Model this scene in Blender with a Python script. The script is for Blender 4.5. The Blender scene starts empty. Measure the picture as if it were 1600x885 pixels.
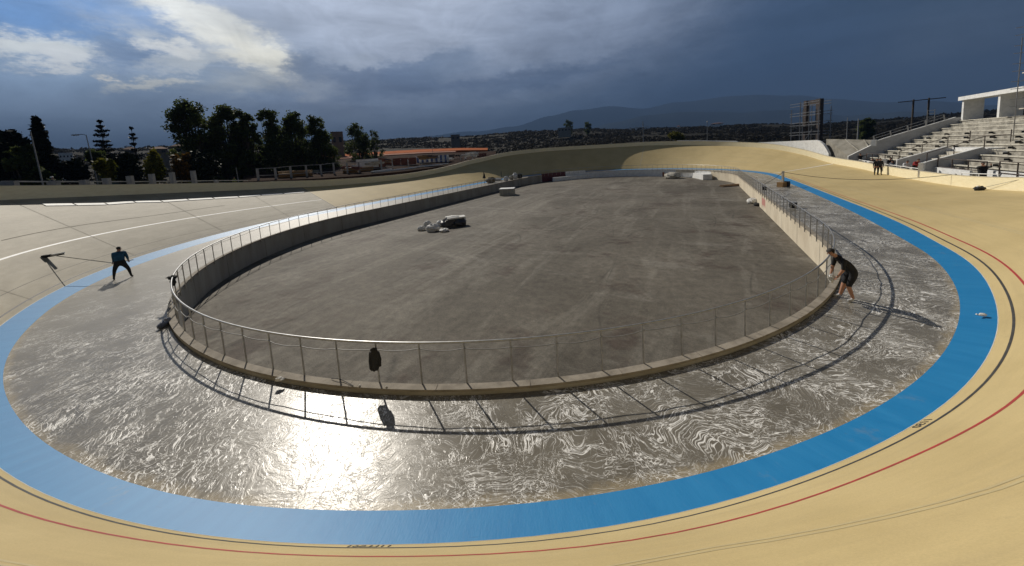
import bpy, math, random
import numpy as np
from mathutils import Vector, Matrix
rnd = random.Random(7); rng = np.random.default_rng(11)
SC = bpy.context.scene; COL = SC.collection
R = math.radians
# ------------------------------------------------------------------ camera
F, PITCH, ROLL, EYE, YC = 519.42, .10257, -.06019, 5.2566, 293.03
def cam_axes():
    cp, sp = math.cos(PITCH), math.sin(PITCH)
    fw = np.array([0, cp, -sp]); r = np.array([1, 0, 0.]); u = np.array([0, sp, cp])
    c, s = math.cos(ROLL), math.sin(ROLL)
    return c*r+s*u, -s*r+c*u, fw
CR, CU, CF = cam_axes()
cam = bpy.data.cameras.new('camera'); camo = bpy.data.objects.new('camera', cam); COL.objects.link(camo)
cam.sensor_width = 36; cam.lens = F/1600*36; cam.shift_y = -(442.5-YC)/1600
cam.clip_start = .05; cam.clip_end = 30000
M = Matrix(((CR[0], CU[0], -CF[0], 0), (CR[1], CU[1], -CF[1], 0), (CR[2], CU[2], -CF[2], EYE), (0, 0, 0, 1)))
camo.matrix_world = M
SC.camera = camo
def ray(px, py):
    "direction of a point of the 1600 px wide photograph"
    return (px-800)/F*CR - (py-YC)/F*CU + CF
def at_z(px, py, z):
    d = ray(px, py); t = (z-EYE)/d[2]; return Vector((d[0]*t, d[1]*t, z))
def at_d(px, py, D):
    d = ray(px, py); t = D/math.hypot(d[0], d[1]); return Vector((d[0]*t, d[1]*t, EYE+d[2]*t))
def az_el(px, py):
    d = ray(px, py); return math.degrees(math.atan2(d[0], d[1])), math.degrees(math.atan2(d[2], math.hypot(d[0], d[1])))
# ------------------------------------------------------------------ light
SUN_AZ, SUN_EL = -31.5, 37.0
SC.view_settings.view_transform = 'Standard'; SC.view_settings.look = 'None'
SC.view_settings.exposure = 0.24; SC.view_settings.gamma = 1
SC.view_settings.use_curve_mapping = False
sl = bpy.data.lights.new('sun', 'SUN'); sl.energy = 4.4; sl.angle = R(.5); sl.color = (1, .93, .82)
so = bpy.data.objects.new('sun', sl); COL.objects.link(so)
sdir = Vector((math.sin(R(SUN_AZ))*math.cos(R(SUN_EL)), math.cos(R(SUN_AZ))*math.cos(R(SUN_EL)), math.sin(R(SUN_EL))))
so.rotation_euler = sdir.to_track_quat('Z', 'Y').to_euler()
def lin(c):
    return tuple(((v/255)/12.92 if v/255 <= .04045 else ((v/255+.055)/1.055)**2.4) for v in c)
W = bpy.data.worlds.new('World'); SC.world = W; W.use_nodes = True
def build_world():
    nt = W.node_tree; N = nt.nodes; L = nt.links; N.clear()
    out = N.new('ShaderNodeOutputWorld'); bg = N.new('ShaderNodeBackground'); L.new(bg.outputs[0], out.inputs[0])
    BG = .1; bg.inputs[1].default_value = BG
    sky = N.new('ShaderNodeTexSky'); sky.sky_type = 'NISHITA'; sky.sun_disc = False
    sky.sun_elevation = R(SUN_EL); sky.sun_rotation = R(SUN_AZ); sky.dust_density = 1.5
    tc = N.new('ShaderNodeTexCoord')
    def mth(op, a, b=None, c=None, clamp=False):
        n = N.new('ShaderNodeMath'); n.operation = op; n.use_clamp = clamp
        for i, v in enumerate((a, b, c)):
            if v is None: continue
            if isinstance(v, (int, float)): n.inputs[i].default_value = v
            else: L.new(v, n.inputs[i])
        return n.outputs[0]
    def noise(scale, detail, rough, vec, dist=0):
        n = N.new('ShaderNodeTexNoise'); n.inputs['Scale'].default_value = scale; n.inputs['Detail'].default_value = detail
        n.inputs['Roughness'].default_value = rough; n.inputs['Distortion'].default_value = dist; L.new(vec, n.inputs['Vector']); return n
    mp = N.new('ShaderNodeMapping'); L.new(tc.outputs['Generated'], mp.inputs[0]); mp.inputs['Scale'].default_value = (1, 1, 2.2)
    sep = N.new('ShaderNodeSeparateXYZ'); L.new(tc.outputs['Generated'], sep.inputs[0])
    az0 = mth('MULTIPLY', mth('ARCTAN2', sep.outputs[0], sep.outputs[1]), 57.2958)
    el0 = mth('MULTIPLY', mth('ARCSINE', sep.outputs[2]), 57.2958)
    nz = noise(5.5, 7, .6, mp.outputs[0]); s2 = N.new('ShaderNodeSeparateColor'); L.new(nz.outputs['Color'], s2.inputs[0])
    nz3 = noise(20, 8, .72, mp.outputs[0]); s3 = N.new('ShaderNodeSeparateColor'); L.new(nz3.outputs['Color'], s3.inputs[0])
    def warp(base, a, b, ka, kb):
        return mth('ADD', mth('ADD', base, mth('MULTIPLY_ADD', a, ka, -.5*ka)), mth('MULTIPLY_ADD', b, kb, -.5*kb))
    az = warp(az0, s2.outputs[0], s3.outputs[0], 9, 6.5)
    el = warp(el0, s2.outputs[1], s3.outputs[1], 4.5, 4.2)
    # storm gradient by bearing: pale west, dark east
    rmp = N.new('ShaderNodeValToRGB'); L.new(mth('MULTIPLY_ADD', az, 1/140, .5, clamp=True), rmp.inputs[0])
    er = rmp.color_ramp
    stops = [(-70, (146, 172, 205)), (-45, (150, 171, 197)), (-25, (150, 165, 187)), (-8, (130, 146, 170)), (8, (98, 117, 144)), (22, (72, 92, 120)), (38, (50, 71, 98)), (52, (62, 81, 103)), (70, (80, 98, 120))]
    for i, (a, c) in enumerate(stops):
        p = a/140+.5
        e = er.elements[i] if i < 2 else er.elements.new(p)
        e.position = p
    for i, (a, c) in enumerate(stops):
        er.elements[i].position = a/140+.5
        v = lin(c); er.elements[i].color = (v[0]/BG, v[1]/BG, v[2]/BG, 1)
    cur = rmp.outputs[0]
    def mix(fac, a, b):
        n = N.new('ShaderNodeMix'); n.data_type = 'RGBA'
        if isinstance(fac, (int, float)): n.inputs[0].default_value = fac
        else: L.new(fac, n.inputs[0])
        for i, v in ((6, a), (7, b)):
            if isinstance(v, tuple): n.inputs[i].default_value = (v[0]/BG, v[1]/BG, v[2]/BG, 1)
            else: L.new(v, n.inputs[i])
        return n.outputs[2]
    # px, py, radius px, radius px, tilt, colour, strength, hardness
    blobs = [
        (60, 20, 260, 46, 0, (108, 150, 204), .95, 2),            # open blue
        (1250, 150, 360, 70, 4, (38, 62, 94), .88, 1.6),          # lowest storm blue
        (1180, 60, 190, 90, 0, (52, 74, 104), .55, 1),
        (1520, 60, 150, 60, -8, (84, 98, 116), .6, 1),
        (640, 20, 380, 115, -4, (176, 186, 204), .92, 1.8),       # pale veil
        (900, 50, 190, 90, 0, (145, 158, 181), .8, 1.3),
        (60, 78, 180, 17, -3, (235, 240, 240), 1, 1.4),          # white band
        (150, 92, 120, 12, -3, (205, 214, 220), .6, 1),
        (255, 66, 70, 14, -25, (215, 220, 220), .7, 1),
        (350, 55, 190, 30, -33, (246, 246, 238), 1, 1.8),      # bright diagonal
        (430, 100, 85, 28, -40, (250, 248, 234), 1, 1.6),
        (300, 18, 120, 20, -20, (225, 228, 226), .8, 1.2),
        (230, 92, 62, 24, 0, (130, 153, 186), .95, 2),           # shaded cumulus
        (245, 134, 60, 9, 10, (228, 230, 224), .9, 1.6), (300, 95, 60, 16, 20, (215, 222, 226), .8, 2), (275, 75, 40, 16, 0, (240, 242, 240), .85, 2.2), (120, 95, 60, 12, 0, (228, 232, 234), .75, 2),
        (205, 121, 12, 5, 0, (240, 238, 228), .9, 1),
        (390, 128, 70, 16, 8, (200, 205, 205), .7, 1),
        (570, 132, 130, 30, 0, (118, 133, 158), .95, 2.4),       # grey cumulus bank
        (650, 120, 50, 34, 0, (108, 125, 152), .85, 2),
        (470, 104, 34, 26, 0, (122, 138, 163), .9, 2),
        (700, 138, 230, 12, 3, (100, 117, 145), .8, 1.2),
        (860, 122, 150, 12, 5, (82, 100, 128), .7, 1.1),
        (700, 100, 60, 26, 0, (118, 134, 158), .8, 2.4), (560, 98, 50, 12, 0, (172, 182, 198), .7, 2.2), (650, 84, 40, 10, 0, (168, 178, 196), .7, 2.2), (520, 165, 300, 22, 0, (134, 149, 174), .6, 1.2), (480, 140, 40, 14, 0, (165, 176, 192), .8, 1.4), (1180, 175, 300, 22, 3, (42, 68, 102), .5, 1.2),
        (760, 160, 120, 9, 0, (135, 150, 172), .5, 1),
    ]
    for bx, by, rx, ry, tilt, c, st, hard in blobs:
        a0, e0 = az_el(bx, by); a1, _ = az_el(bx+rx, by); a2, _ = az_el(bx-rx, by); _, e1 = az_el(bx, by-ry); _, e2 = az_el(bx, by+ry)
        ra = max(abs(a1-a2)/2, .4); re = max(abs(e1-e2)/2, .3)
        ct, stt = math.cos(R(tilt+3)), math.sin(R(tilt+3))
        da = mth('ADD', az, -a0); de = mth('ADD', el, -e0)
        u = mth('MULTIPLY', mth('ADD', mth('MULTIPLY', da, ct), mth('MULTIPLY', de, stt)), 1/ra)
        v = mth('MULTIPLY', mth('SUBTRACT', mth('MULTIPLY', de, ct), mth('MULTIPLY', da, stt)), 1/re)
        q = mth('ADD', mth('MULTIPLY', u, u), mth('MULTIPLY', v, v))
        if hard != 1: q = mth('POWER', q, hard)
        m = mth('MULTIPLY', mth('POWER', 2.71828, mth('MULTIPLY', q, -1)), st)
        cur = mix(m, cur, lin(c))
    # light cloud texture
    f = noise(6, 9, .66, mp.outputs[0], .6)
    mp2 = N.new('ShaderNodeMapping'); L.new(tc.outputs['Generated'], mp2.inputs[0]); mp2.inputs['Scale'].default_value = (1, 1, 7); mp2.inputs['Rotation'].default_value = (.0, .05, 0)
    fs = noise(3.2, 8, .62, mp2.outputs[0], .4)
    f2 = mth('MULTIPLY', mth('ADD', mth('MULTIPLY_ADD', f.outputs[0], .85, .25), mth('MULTIPLY', fs.outputs[0], .65)), mth('ADD', mth('MULTIPLY', mth('SUBTRACT', 20, az0), .006, clamp=True), 1.15))
    vm = N.new('ShaderNodeVectorMath'); vm.operation = 'SCALE'; L.new(cur, vm.inputs[0]); L.new(f2, vm.inputs[3])
    def vsc(x, k):
        n = N.new('ShaderNodeVectorMath'); n.operation = 'SCALE'; L.new(x, n.inputs[0]); n.inputs[3].default_value = k; return n.outputs[0]
    # above and behind the view: broken cloud over the physical sky
    hi = mth('MULTIPLY', mth('SUBTRACT', el0, 25), 1/16, clamp=True)
    back = mth('MULTIPLY', mth('SUBTRACT', mth('ABSOLUTE', az0), 62), 1/25, clamp=True)
    hm = mth('MAXIMUM', hi, back)
    cf = noise(2.2, 6, .6, mp.outputs[0]); cm = mth('MULTIPLY_ADD', cf.outputs[0], 3, -1.1, clamp=True)
    upper = mix(mth('MULTIPLY', cm, .9), vsc(sky.outputs[0], .19), (.024, .027, .033))
    cur = mix(mth('MULTIPLY', hm, .95), vm.outputs[0], upper)
    L.new(cur, bg.inputs[0])
build_world()
# ------------------------------------------------------------------ velodrome plan
CX, CY, R0, PSI, LS = -0.53687, 25.61136, 18.42229, 0.5084, 36.13414
AX, AY = math.sin(PSI), math.cos(PSI); NX, NY = AY, -AX
PER = 2*LS+2*math.pi*R0; H = PER/2; QR = R0*math.pi/2
ZA, ZB, ZF, W0 = -.15, -.05, -1.45, 7.5
def inner(s, d):
    s = (s+H) % PER-H; sg = 1 if s >= 0 else -1; a = abs(s)
    if a < QR: t = a/R0; u = -math.cos(t)*(R0+d); v = math.sin(t)*(R0+d)
    elif a < QR+LS: u = a-QR; v = R0+d
    else: t = (a-QR-LS)/R0; u = LS+math.sin(t)*(R0+d); v = math.cos(t)*(R0+d)
    return uv(u, v*sg)
def uv(u, v): return (CX+u*AX+v*NX, CY+u*AY+v*NY)
def sdist(x, y):
    dx, dy = x-CX, y-CY; u = dx*AX+dy*AY; v = dx*NX+dy*NY
    sg = 1 if v >= 0 else -1; av = abs(v)
    if u < 0: return sg*R0*math.atan2(av, -u), math.hypot(u, v)-R0
    if u > LS: return sg*(QR+LS+R0*math.atan2(u-LS, av)), math.hypot(u-LS, v)-R0
    return sg*(QR+u), av-R0
def interp(T, s):
    s = (s+H) % PER-H; n = len(T)
    for i in range(n-1):
        if T[i][0] <= s <= T[i+1][0]: break
    def sl(j):
        if j == 0 or j == n-1: return 0
        return (T[j+1][1]-T[j-1][1])/(T[j+1][0]-T[j-1][0])
    x0, y0 = T[i]; x1, y1 = T[i+1]; h = x1-x0
    if h <= 0: return y0
    t = (s-x0)/h
    return (2*t**3-3*t*t+1)*y0+(t**3-2*t*t+t)*h*sl(i)+(-2*t**3+3*t*t)*y1+(t**3-t*t)*h*sl(i+1)
T_AP = [(-H, 3.0), (-75, 3.8), (-60, 4.4), (-40, 4.6), (-24, 4.75), (-17, 4.85), (-13, 4.8), (-10, 4.45), (-7.8, 4.1), (-4.2, 3.58), (-1.2, 3.2), (1.7, 2.96), (4.9, 2.79), (7.8, 2.63), (10.5, 2.57), (14.8, 2.53), (18.5, 2.59), (21.4, 2.72), (24.6, 2.98), (28.9, 3.42), (35.8, 3.87), (43.7, 4.05), (58, 4.0), (72, 3.7), (H, 3.0)]
T_BL = [(-H, 3.7), (-75, 4.7), (-60, 5.6), (-40, 6.0), (-24, 6.1), (-17, 6.2), (-14, 5.95), (-12, 5.63), (-9.5, 5.16), (-8.2, 4.93), (-5, 4.4), (-1, 3.78), (1.3, 3.55), (4.5, 3.32), (8, 3.14), (11, 3.08), (14.7, 3.04), (18.3, 3.13), (20.9, 3.28), (23.7, 3.55), (27.6, 4.1), (34.5, 4.78), (45.4, 4.9), (62.5, 4.8), (78, 4.3), (H, 3.7)]
T_ZP = [(-H, 5.15), (-84, 5.2), (-79, 5.15), (-73, 4.7), (-67.6, 3.65), (-59.6, 2.5), (-51, 1.95), (-44, 1.92), (-35.6, 2.2), (-30.3, 2.55), (-27.2, 2.85), (-24.6, 3.2), (-20.7, 3.72), (-16, 4.3), (-10, 4.8), (-2, 5.15), (8, 5.3), (15, 5.1), (20, 4.6), (25, 3.8), (30, 2.6), (35, 1.6), (40, 1.0), (46, .6), (55, .56), (62.5, .74), (68.5, 1.07), (72.5, 2.3), (76.3, 3.35), (82, 4.15), (88, 4.85), (H, 5.15)]
T_BK = [(-H, .2), (-10, .22), (4, .14), (8, .2), (10, .36), (14, .24), (18, .27), (21, .26), (40, .2), (H, .2)]
T_RD = [(-H, .8), (-22, .9), (-10, .94), (-4, .85), (3, .73), (5.6, .62), (8, .72), (10.8, 1.05), (14, .92), (17, 1.0), (20.5, .85), (24, .65), (34, .53), (47, .45), (60, .5), (H, .8)]
T_ST = [(-H, 2.7), (-29, 2.98), (-24, 2.94), (-15, 2.78), (-10, 2.5), (0, 2.05), (5.5, 1.95), (10.4, 2.0), (11, 1.9), (12, 2.1), (13.8, 2.45), (20, 2.3), (28, 2.0), (46, 1.95), (H, 2.7)]
def track_hit(px, py):
    "where the line of sight of a photo point meets the banked track: station and 0..1 height"
    d = ray(px, py)
    for z in np.arange(5.0, -.05, -.01):
        t = (z-EYE)/d[2]
        if t <= 0: continue
        x, y = d[0]*t, d[1]*t
        if y < -2: continue
        s, dd = sdist(x, y); b = interp(T_BL, s); w = (dd-b)/(dpar(s)-b)
        if -.1 < w < 1.1 and z <= ZB+(zp(s)-ZB)*w: return s, w
    return None
def zp(s): return interp(T_ZP, s)
def dpar(s):
    dz = zp(s)-ZB; return interp(T_BL, s)+math.sqrt(max(W0*W0-dz*dz, 1))
def surf(s, w, lift=0):
    b = interp(T_BL, s); e = dpar(s); z = zp(s); x, y = inner(s, b+(e-b)*w)
    return (x, y, ZB+(z-ZB)*w+lift)
SLIST = np.arange(0, 420)*(PER/420)-H
# ------------------------------------------------------------------ mesh helpers
class MB:
    def __init__(s): s.v = []; s.f = []; s.m = []; s.uv = None
    def quad(s, a, b, c, d, m=0):
        n = len(s.v); s.v += [tuple(a), tuple(b), tuple(c), tuple(d)]; s.f.append((n, n+1, n+2, n+3)); s.m.append(m)
    def poly(s, pts, m=0):
        n = len(s.v); s.v += [tuple(p) for p in pts]; s.f.append(tuple(range(n, n+len(pts)))); s.m.append(m)
    def box(s, c, size, rz=0, m=0, ax=None, taper=1.0):
        c = Vector(c); hx, hy, hz = size[0]/2, size[1]/2, size[2]/2
        n = len(s.v); rot = Matrix.Rotation(rz, 3, 'Z') if ax is None else ax
        for z in (-1, 1):
            k = taper if z > 0 else 1
            for x, y in ((-1, -1), (1, -1), (1, 1), (-1, 1)):
                s.v.append(tuple(c+rot @ Vector((x*hx*k, y*hy*k, z*hz))))
        for f in ((0, 3, 2, 1), (4, 5, 6, 7), (0, 1, 5, 4), (1, 2, 6, 5), (2, 3, 7, 6), (3, 0, 4, 7)):
            s.f.append(tuple(n+i for i in f)); s.m.append(m)
    def beam(s, a, b, w, h, m=0):
        a = Vector(a); b = Vector(b); d = b-a; L = d.length
        if L < 1e-6: return
        q = d.to_track_quat('X', 'Z').to_matrix(); s.box((a+b)/2, (L, w, h), m=m, ax=q)
    def tube(s, pts, r, seg=6, m=0, r2=None, cap=True):
        pts = [Vector(p) for p in pts]; n0 = len(s.v); k = len(pts)
        for i, p in enumerate(pts):
            d = (pts[min(i+1, k-1)]-pts[max(i-1, 0)])
            if d.length < 1e-9: d = Vector((0, 0, 1))
            q = d.to_track_quat('Z', 'Y').to_matrix(); rr = r if r2 is None else r+(r2-r)*i/max(k-1, 1)
            for j in range(seg):
                t = 2*math.pi*j/seg; s.v.append(tuple(p+q @ Vector((rr*math.cos(t), rr*math.sin(t), 0))))
        for i in range(k-1):
            for j in range(seg):
                a = n0+i*seg+j; b = n0+i*seg+(j+1) % seg; s.f.append((a, b, b+seg, a+seg)); s.m.append(m)
        if cap:
            s.f.append(tuple(n0+j for j in range(seg))[::-1]); s.m.append(m)
            s.f.append(tuple(n0+(k-1)*seg+j for j in range(seg))); s.m.append(m)
    def blob(s, c, r, seg=10, rings=6, jit=.15, m=0, seed=0):
        rr = random.Random(seed*77+3); c = Vector(c); n0 = len(s.v)
        if not isinstance(r, (tuple, list)): r = (r, r, r)
        for i in range(rings+1):
            ph = math.pi*i/rings
            for j in range(seg):
                th = 2*math.pi*j/seg; k = 1+(rr.random()-.5)*2*jit if 0 < i < rings else 1
                s.v.append((c.x+r[0]*k*math.sin(ph)*math.cos(th), c.y+r[1]*k*math.sin(ph)*math.sin(th), c.z+r[2]*k*math.cos(ph)))
        for i in range(rings):
            for j in range(seg):
                a = n0+i*seg+j; b = n0+i*seg+(j+1) % seg; s.f.append((a, a+seg, b+seg, b)); s.m.append(m)
def link(name, mesh, mats, parent=None, smooth=False):
    o = bpy.data.objects.new(name, mesh); COL.objects.link(o)
    for m in (mats if isinstance(mats, (list, tuple)) else [mats]): mesh.materials.append(m)
    if smooth: mesh.shade_smooth()
    if parent is not None:
        o.parent = parent
        o.matrix_parent_inverse = Matrix.Identity(4)
    return o
def build(mb, name, mats, parent=None, smooth=False, local=None):
    """vertices are given in world space; a child gets them in its parent's space"""
    me = bpy.data.meshes.new(name)
    v = mb.v
    if parent is not None and local is None:
        inv = (Matrix.Translation(parent.location) @ parent.rotation_euler.to_matrix().to_4x4()).inverted()
        if parent.parent is not None: inv = Matrix.Identity(4) if parent.location.length == 0 else inv
        base = parent
        while base.parent is not None: base = base.parent
        inv = (Matrix.Translation(base.location) @ base.rotation_euler.to_matrix().to_4x4()).inverted()
        v = [tuple(inv @ Vector(p)) for p in v]
    me.from_pydata(v, [], mb.f); me.polygons.foreach_set('material_index', mb.m); me.update()
    return link(name, me, mats, parent, smooth)
def np_mesh(name, V, Fq, mats, parent=None, smooth=False, col=None):
    me = bpy.data.meshes.new(name); V = np.asarray(V, np.float32); Fq = np.asarray(Fq, np.int32)
    k = Fq.shape[1]
    me.vertices.add(len(V)); me.vertices.foreach_set('co', V.ravel())
    me.loops.add(Fq.size); me.loops.foreach_set('vertex_index', Fq.ravel())
    me.polygons.add(len(Fq)); me.polygons.foreach_set('loop_start', np.arange(len(Fq), dtype=np.int32)*k)
    me.update(calc_edges=True)
    if col is not None:
        at = me.attributes.new('tint', 'FLOAT', 'FACE'); at.data.foreach_set('value', np.asarray(col, np.float32))
    return link(name, me, mats, parent, smooth)
def tag(o, label=None, cat=None, group=None, kind=None):
    if label: o['label'] = label
    if cat: o['category'] = cat
    if group: o['group'] = group
    if kind: o['kind'] = kind
    return o
def thing(name, loc, label, cat, group=None, rz=0):
    o = bpy.data.objects.new(name, None); COL.objects.link(o); o.location = loc; o.rotation_euler = (0, 0, rz)
    o.empty_display_size = .2
    return tag(o, label, cat, group)
# ------------------------------------------------------------------ materials
def nodes_of(name):
    m = bpy.data.materials.new(name); m.use_nodes = True; nt = m.node_tree
    return m, nt, nt.nodes, nt.links, nt.nodes['Principled BSDF']
def _math(N, L, op, a, b=None, c=None, clamp=False):
    n = N.new('ShaderNodeMath'); n.operation = op; n.use_clamp = clamp
    for i, v in enumerate((a, b, c)):
        if v is None: continue
        if isinstance(v, (int, float)): n.inputs[i].default_value = v
        else: L.new(v, n.inputs[i])
    return n.outputs[0]
def _noise(N, L, vec, scale, detail=4, rough=.55, dist=0):
    n = N.new('ShaderNodeTexNoise'); n.inputs['Scale'].default_value = scale; n.inputs['Detail'].default_value = detail
    n.inputs['Roughness'].default_value = rough; n.inputs['Distortion'].default_value = dist
    if vec is not None: L.new(vec, n.inputs['Vector'])
    return n.outputs[0]
def _mixc(N, L, f, a, b, blend='MIX'):
    n = N.new('ShaderNodeMix'); n.data_type = 'RGBA'; n.blend_type = blend
    if isinstance(f, (int, float)): n.inputs[0].default_value = f
    else: L.new(f, n.inputs[0])
    for i, v in ((6, a), (7, b)):
        if isinstance(v, tuple): n.inputs[i].default_value = (*v[:3], 1)
        else: L.new(v, n.inputs[i])
    return n.outputs[2]
def _ramp(N, L, v, lo, hi):
    return _math(N, L, 'MULTIPLY', _math(N, L, 'SUBTRACT', v, lo), 1/(hi-lo), clamp=True)
def _map(N, L, vec, scale=(1, 1, 1), rot=(0, 0, 0)):
    n = N.new('ShaderNodeMapping'); n.inputs['Scale'].default_value = scale; n.inputs['Rotation'].default_value = rot; L.new(vec, n.inputs[0]); return n.outputs[0]
def _bump(N, L, b, h, strength, dist):
    n = N.new('ShaderNodeBump'); n.inputs['Strength'].default_value = strength; n.inputs['Distance'].default_value = dist
    L.new(h, n.inputs['Height']); L.new(n.outputs[0], b.inputs['Normal']); return n
def mat(name, c, rough=.7, c2=None, scale=3, spec=.5, metal=0, bump=0, bscale=20, fine=.0, lo=.4, hi=.65, stretch=(1, 1, 1), rot=0):
    m, nt, N, L, b = nodes_of(name)
    b.inputs['Roughness'].default_value = rough; b.inputs['Metallic'].default_value = metal; b.inputs['Specular IOR Level'].default_value = spec
    tc = N.new('ShaderNodeTexCoord').outputs['Object']
    if c2 is None: c2 = tuple(x*.8 for x in c)
    vec = _map(N, L, tc, stretch, (0, 0, rot))
    f = _ramp(N, L, _noise(N, L, vec, scale, 6, .62), lo, hi)
    cc = _mixc(N, L, f, c, c2)
    if fine:
        g = _math(N, L, 'MULTIPLY_ADD', _noise(N, L, tc, bscale*3, 2), fine*2, 1-fine)
        n = N.new('ShaderNodeVectorMath'); n.operation = 'SCALE'; L.new(cc, n.inputs[0]); L.new(g, n.inputs[3]); cc = n.outputs[0]
    L.new(cc, b.inputs['Base Color'])
    if bump: _bump(N, L, b, _noise(N, L, tc, bscale, 4), bump, .02)
    return m
M_conc = mat('raw concrete', (.30, .28, .235), .85, (.19, .175, .14), 1.2, bump=.3, fine=.15)
M_conc_lt = mat('pale concrete', (.52, .49, .42), .85, (.36, .33, .27), 2.0, bump=.3, fine=.15, lo=.45, hi=.6)
M_white = mat('white wall paint', (.80, .80, .78), .6, (.66, .66, .64), 2.5, fine=.05)
M_cream = mat('cream parapet paint', (.86, .77, .52), .6, (.78, .68, .43), 2.0, stretch=(1, 1, 6), fine=.05)
M_metal = mat('galvanised rail', (.42, .42, .42), .38, (.3, .3, .3), 8, metal=.7)
M_dark = mat('black cloth', (.012, .012, .013), .85, (.02, .02, .02), 20, bump=.5, bscale=12)
M_cable = mat('grey cable', (.22, .22, .22), .5)
M_bcable = mat('black cable', (.02, .02, .02), .6)
M_wood = mat('plank wood', (.32, .19, .07), .8, (.22, .12, .045), 5, stretch=(1, 8, 8))
M_red = mat('maroon panel', (.10, .014, .022), .6, (.07, .01, .015), 4)
M_soil = mat('red soil', (.42, .125, .04), .95, (.28, .08, .03), .3, spec=.03, bump=.5, bscale=1.5)
M_rust = mat('rust painted panel', (.22, .075, .04), .8, (.13, .04, .025), 1.5)
M_bag = mat('white sack', (.72, .71, .68), .7, (.5, .49, .46), 6, bump=.5, bscale=8)
M_steel = mat('brown steel column', (.085, .062, .05), .6, (.05, .035, .03), 3)
M_glass = mat('dark window', (.02, .02, .025), .15)
M_tile = mat('clay roof tiles', (.20, .10, .07), .85, (.14, .07, .05), 2, bump=.4, bscale=6)
M_plaster = mat('cream house plaster', (.22, .185, .15), .85, (.17, .14, .11), 1)
M_blueb = mat('blue sheet', (.05, .11, .30), .5, (.04, .08, .22), 2)
M_brick = mat('red clay brick', (.30, .12, .06), .85, (.2, .08, .04), 6)
M_road = mat('grey gravel', (.2, .19, .17), .9, (.14, .13, .12), 1)
def foliage(name, c1, c2, trans=.25):
    m, nt, N, L, b = nodes_of(name)
    a = N.new('ShaderNodeAttribute'); a.attribute_name = 'tint'
    L.new(_mixc(N, L, a.outputs['Fac'], c1, c2), b.inputs['Base Color']); b.inputs['Roughness'].default_value = .6
    b.inputs['Specular IOR Level'].default_value = .08
    t = N.new('ShaderNodeBsdfTranslucent'); L.new(_mixc(N, L, a.outputs['Fac'], c1, c2), t.inputs[0])
    mx = N.new('ShaderNodeMixShader'); mx.inputs[0].default_value = trans
    L.new(b.outputs[0], mx.inputs[1]); L.new(t.outputs[0], mx.inputs[2]); L.new(mx.outputs[0], N['Material Output'].inputs[0])
    return m
M_leaf = foliage('eucalyptus leaf', (.036, .050, .016), (.090, .112, .030), .42)
M_leafd = foliage('dark conifer leaf', (.008, .012, .006), (.016, .022, .011), .05)
M_leafy = foliage('yellow green leaf', (.06, .07, .01), (.14, .13, .018), .3)
M_leafo = foliage('autumn leaf', (.06, .035, .008), (.13, .07, .012), .3)
M_scrub = foliage('maquis scrub', (.012, .010, .006), (.026, .022, .012), .5)
M_bark = mat('bark', (.09, .07, .05), .9, (.05, .04, .03), 4)
def track_mat():
    m, nt, N, L, b = nodes_of('sand coloured track paint')
    uvn = N.new('ShaderNodeUVMap').outputs[0]; tc = N.new('ShaderNodeTexCoord').outputs['Object']
    su = N.new('ShaderNodeSeparateXYZ'); L.new(uvn, su.inputs[0])
    base = _mixc(N, L, _ramp(N, L, _noise(N, L, tc, .35, 5, .6), .4, .65), (.53, .415, .205), (.47, .365, .175))
    base = _mixc(N, L, _math(N, L, 'MULTIPLY', _ramp(N, L, _noise(N, L, _map(N, L, uvn, (.15, 2.5, 1)), 1.0, 5, .6), .5, .75), .35), base, (.37, .29, .16))
    # unpainted concrete stretch of the west bank
    s = su.outputs[0]
    g = _math(N, L, 'MULTIPLY', _ramp(N, L, s, -31.05, -31.0), _math(N, L, 'SUBTRACT', 1, _ramp(N, L, s, -9.5, -4.0)), clamp=True)
    grey = _mixc(N, L, _ramp(N, L, _noise(N, L, _map(N, L, uvn, (.5, 1.0, 1)), 1.6, 7, .65), .38, .62), (.34, .305, .23), (.24, .212, .155))
    base = _mixc(N, L, _math(N, L, 'MULTIPLY', g, .9), base, grey)
    gr = _math(N, L, 'MULTIPLY', _math(N, L, 'MULTIPLY_ADD', _noise(N, L, tc, 45, 3, .8), .42, .79), _math(N, L, 'MULTIPLY_ADD', _noise(N, L, _map(N, L, uvn, (.35, 3.5, 1)), 1.3, 7, .7), .22, .89))
    stn = _ramp(N, L, _noise(N, L, _map(N, L, uvn, (1, 1.6, 1)), .9, 9, .78), .60, .70)
    base = _mixc(N, L, _math(N, L, 'MULTIPLY', stn, .30), base, (.26, .205, .12))
    n = N.new('ShaderNodeVectorMath'); n.operation = 'SCALE'; L.new(base, n.inputs[0]); L.new(gr, n.inputs[3])
    L.new(n.outputs[0], b.inputs['Base Color'])
    b.inputs['Roughness'].default_value = .62; b.inputs['Specular IOR Level'].default_value = .25
    _bump(N, L, b, _noise(N, L, tc, 60, 3), .25, .01)
    return m
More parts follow.
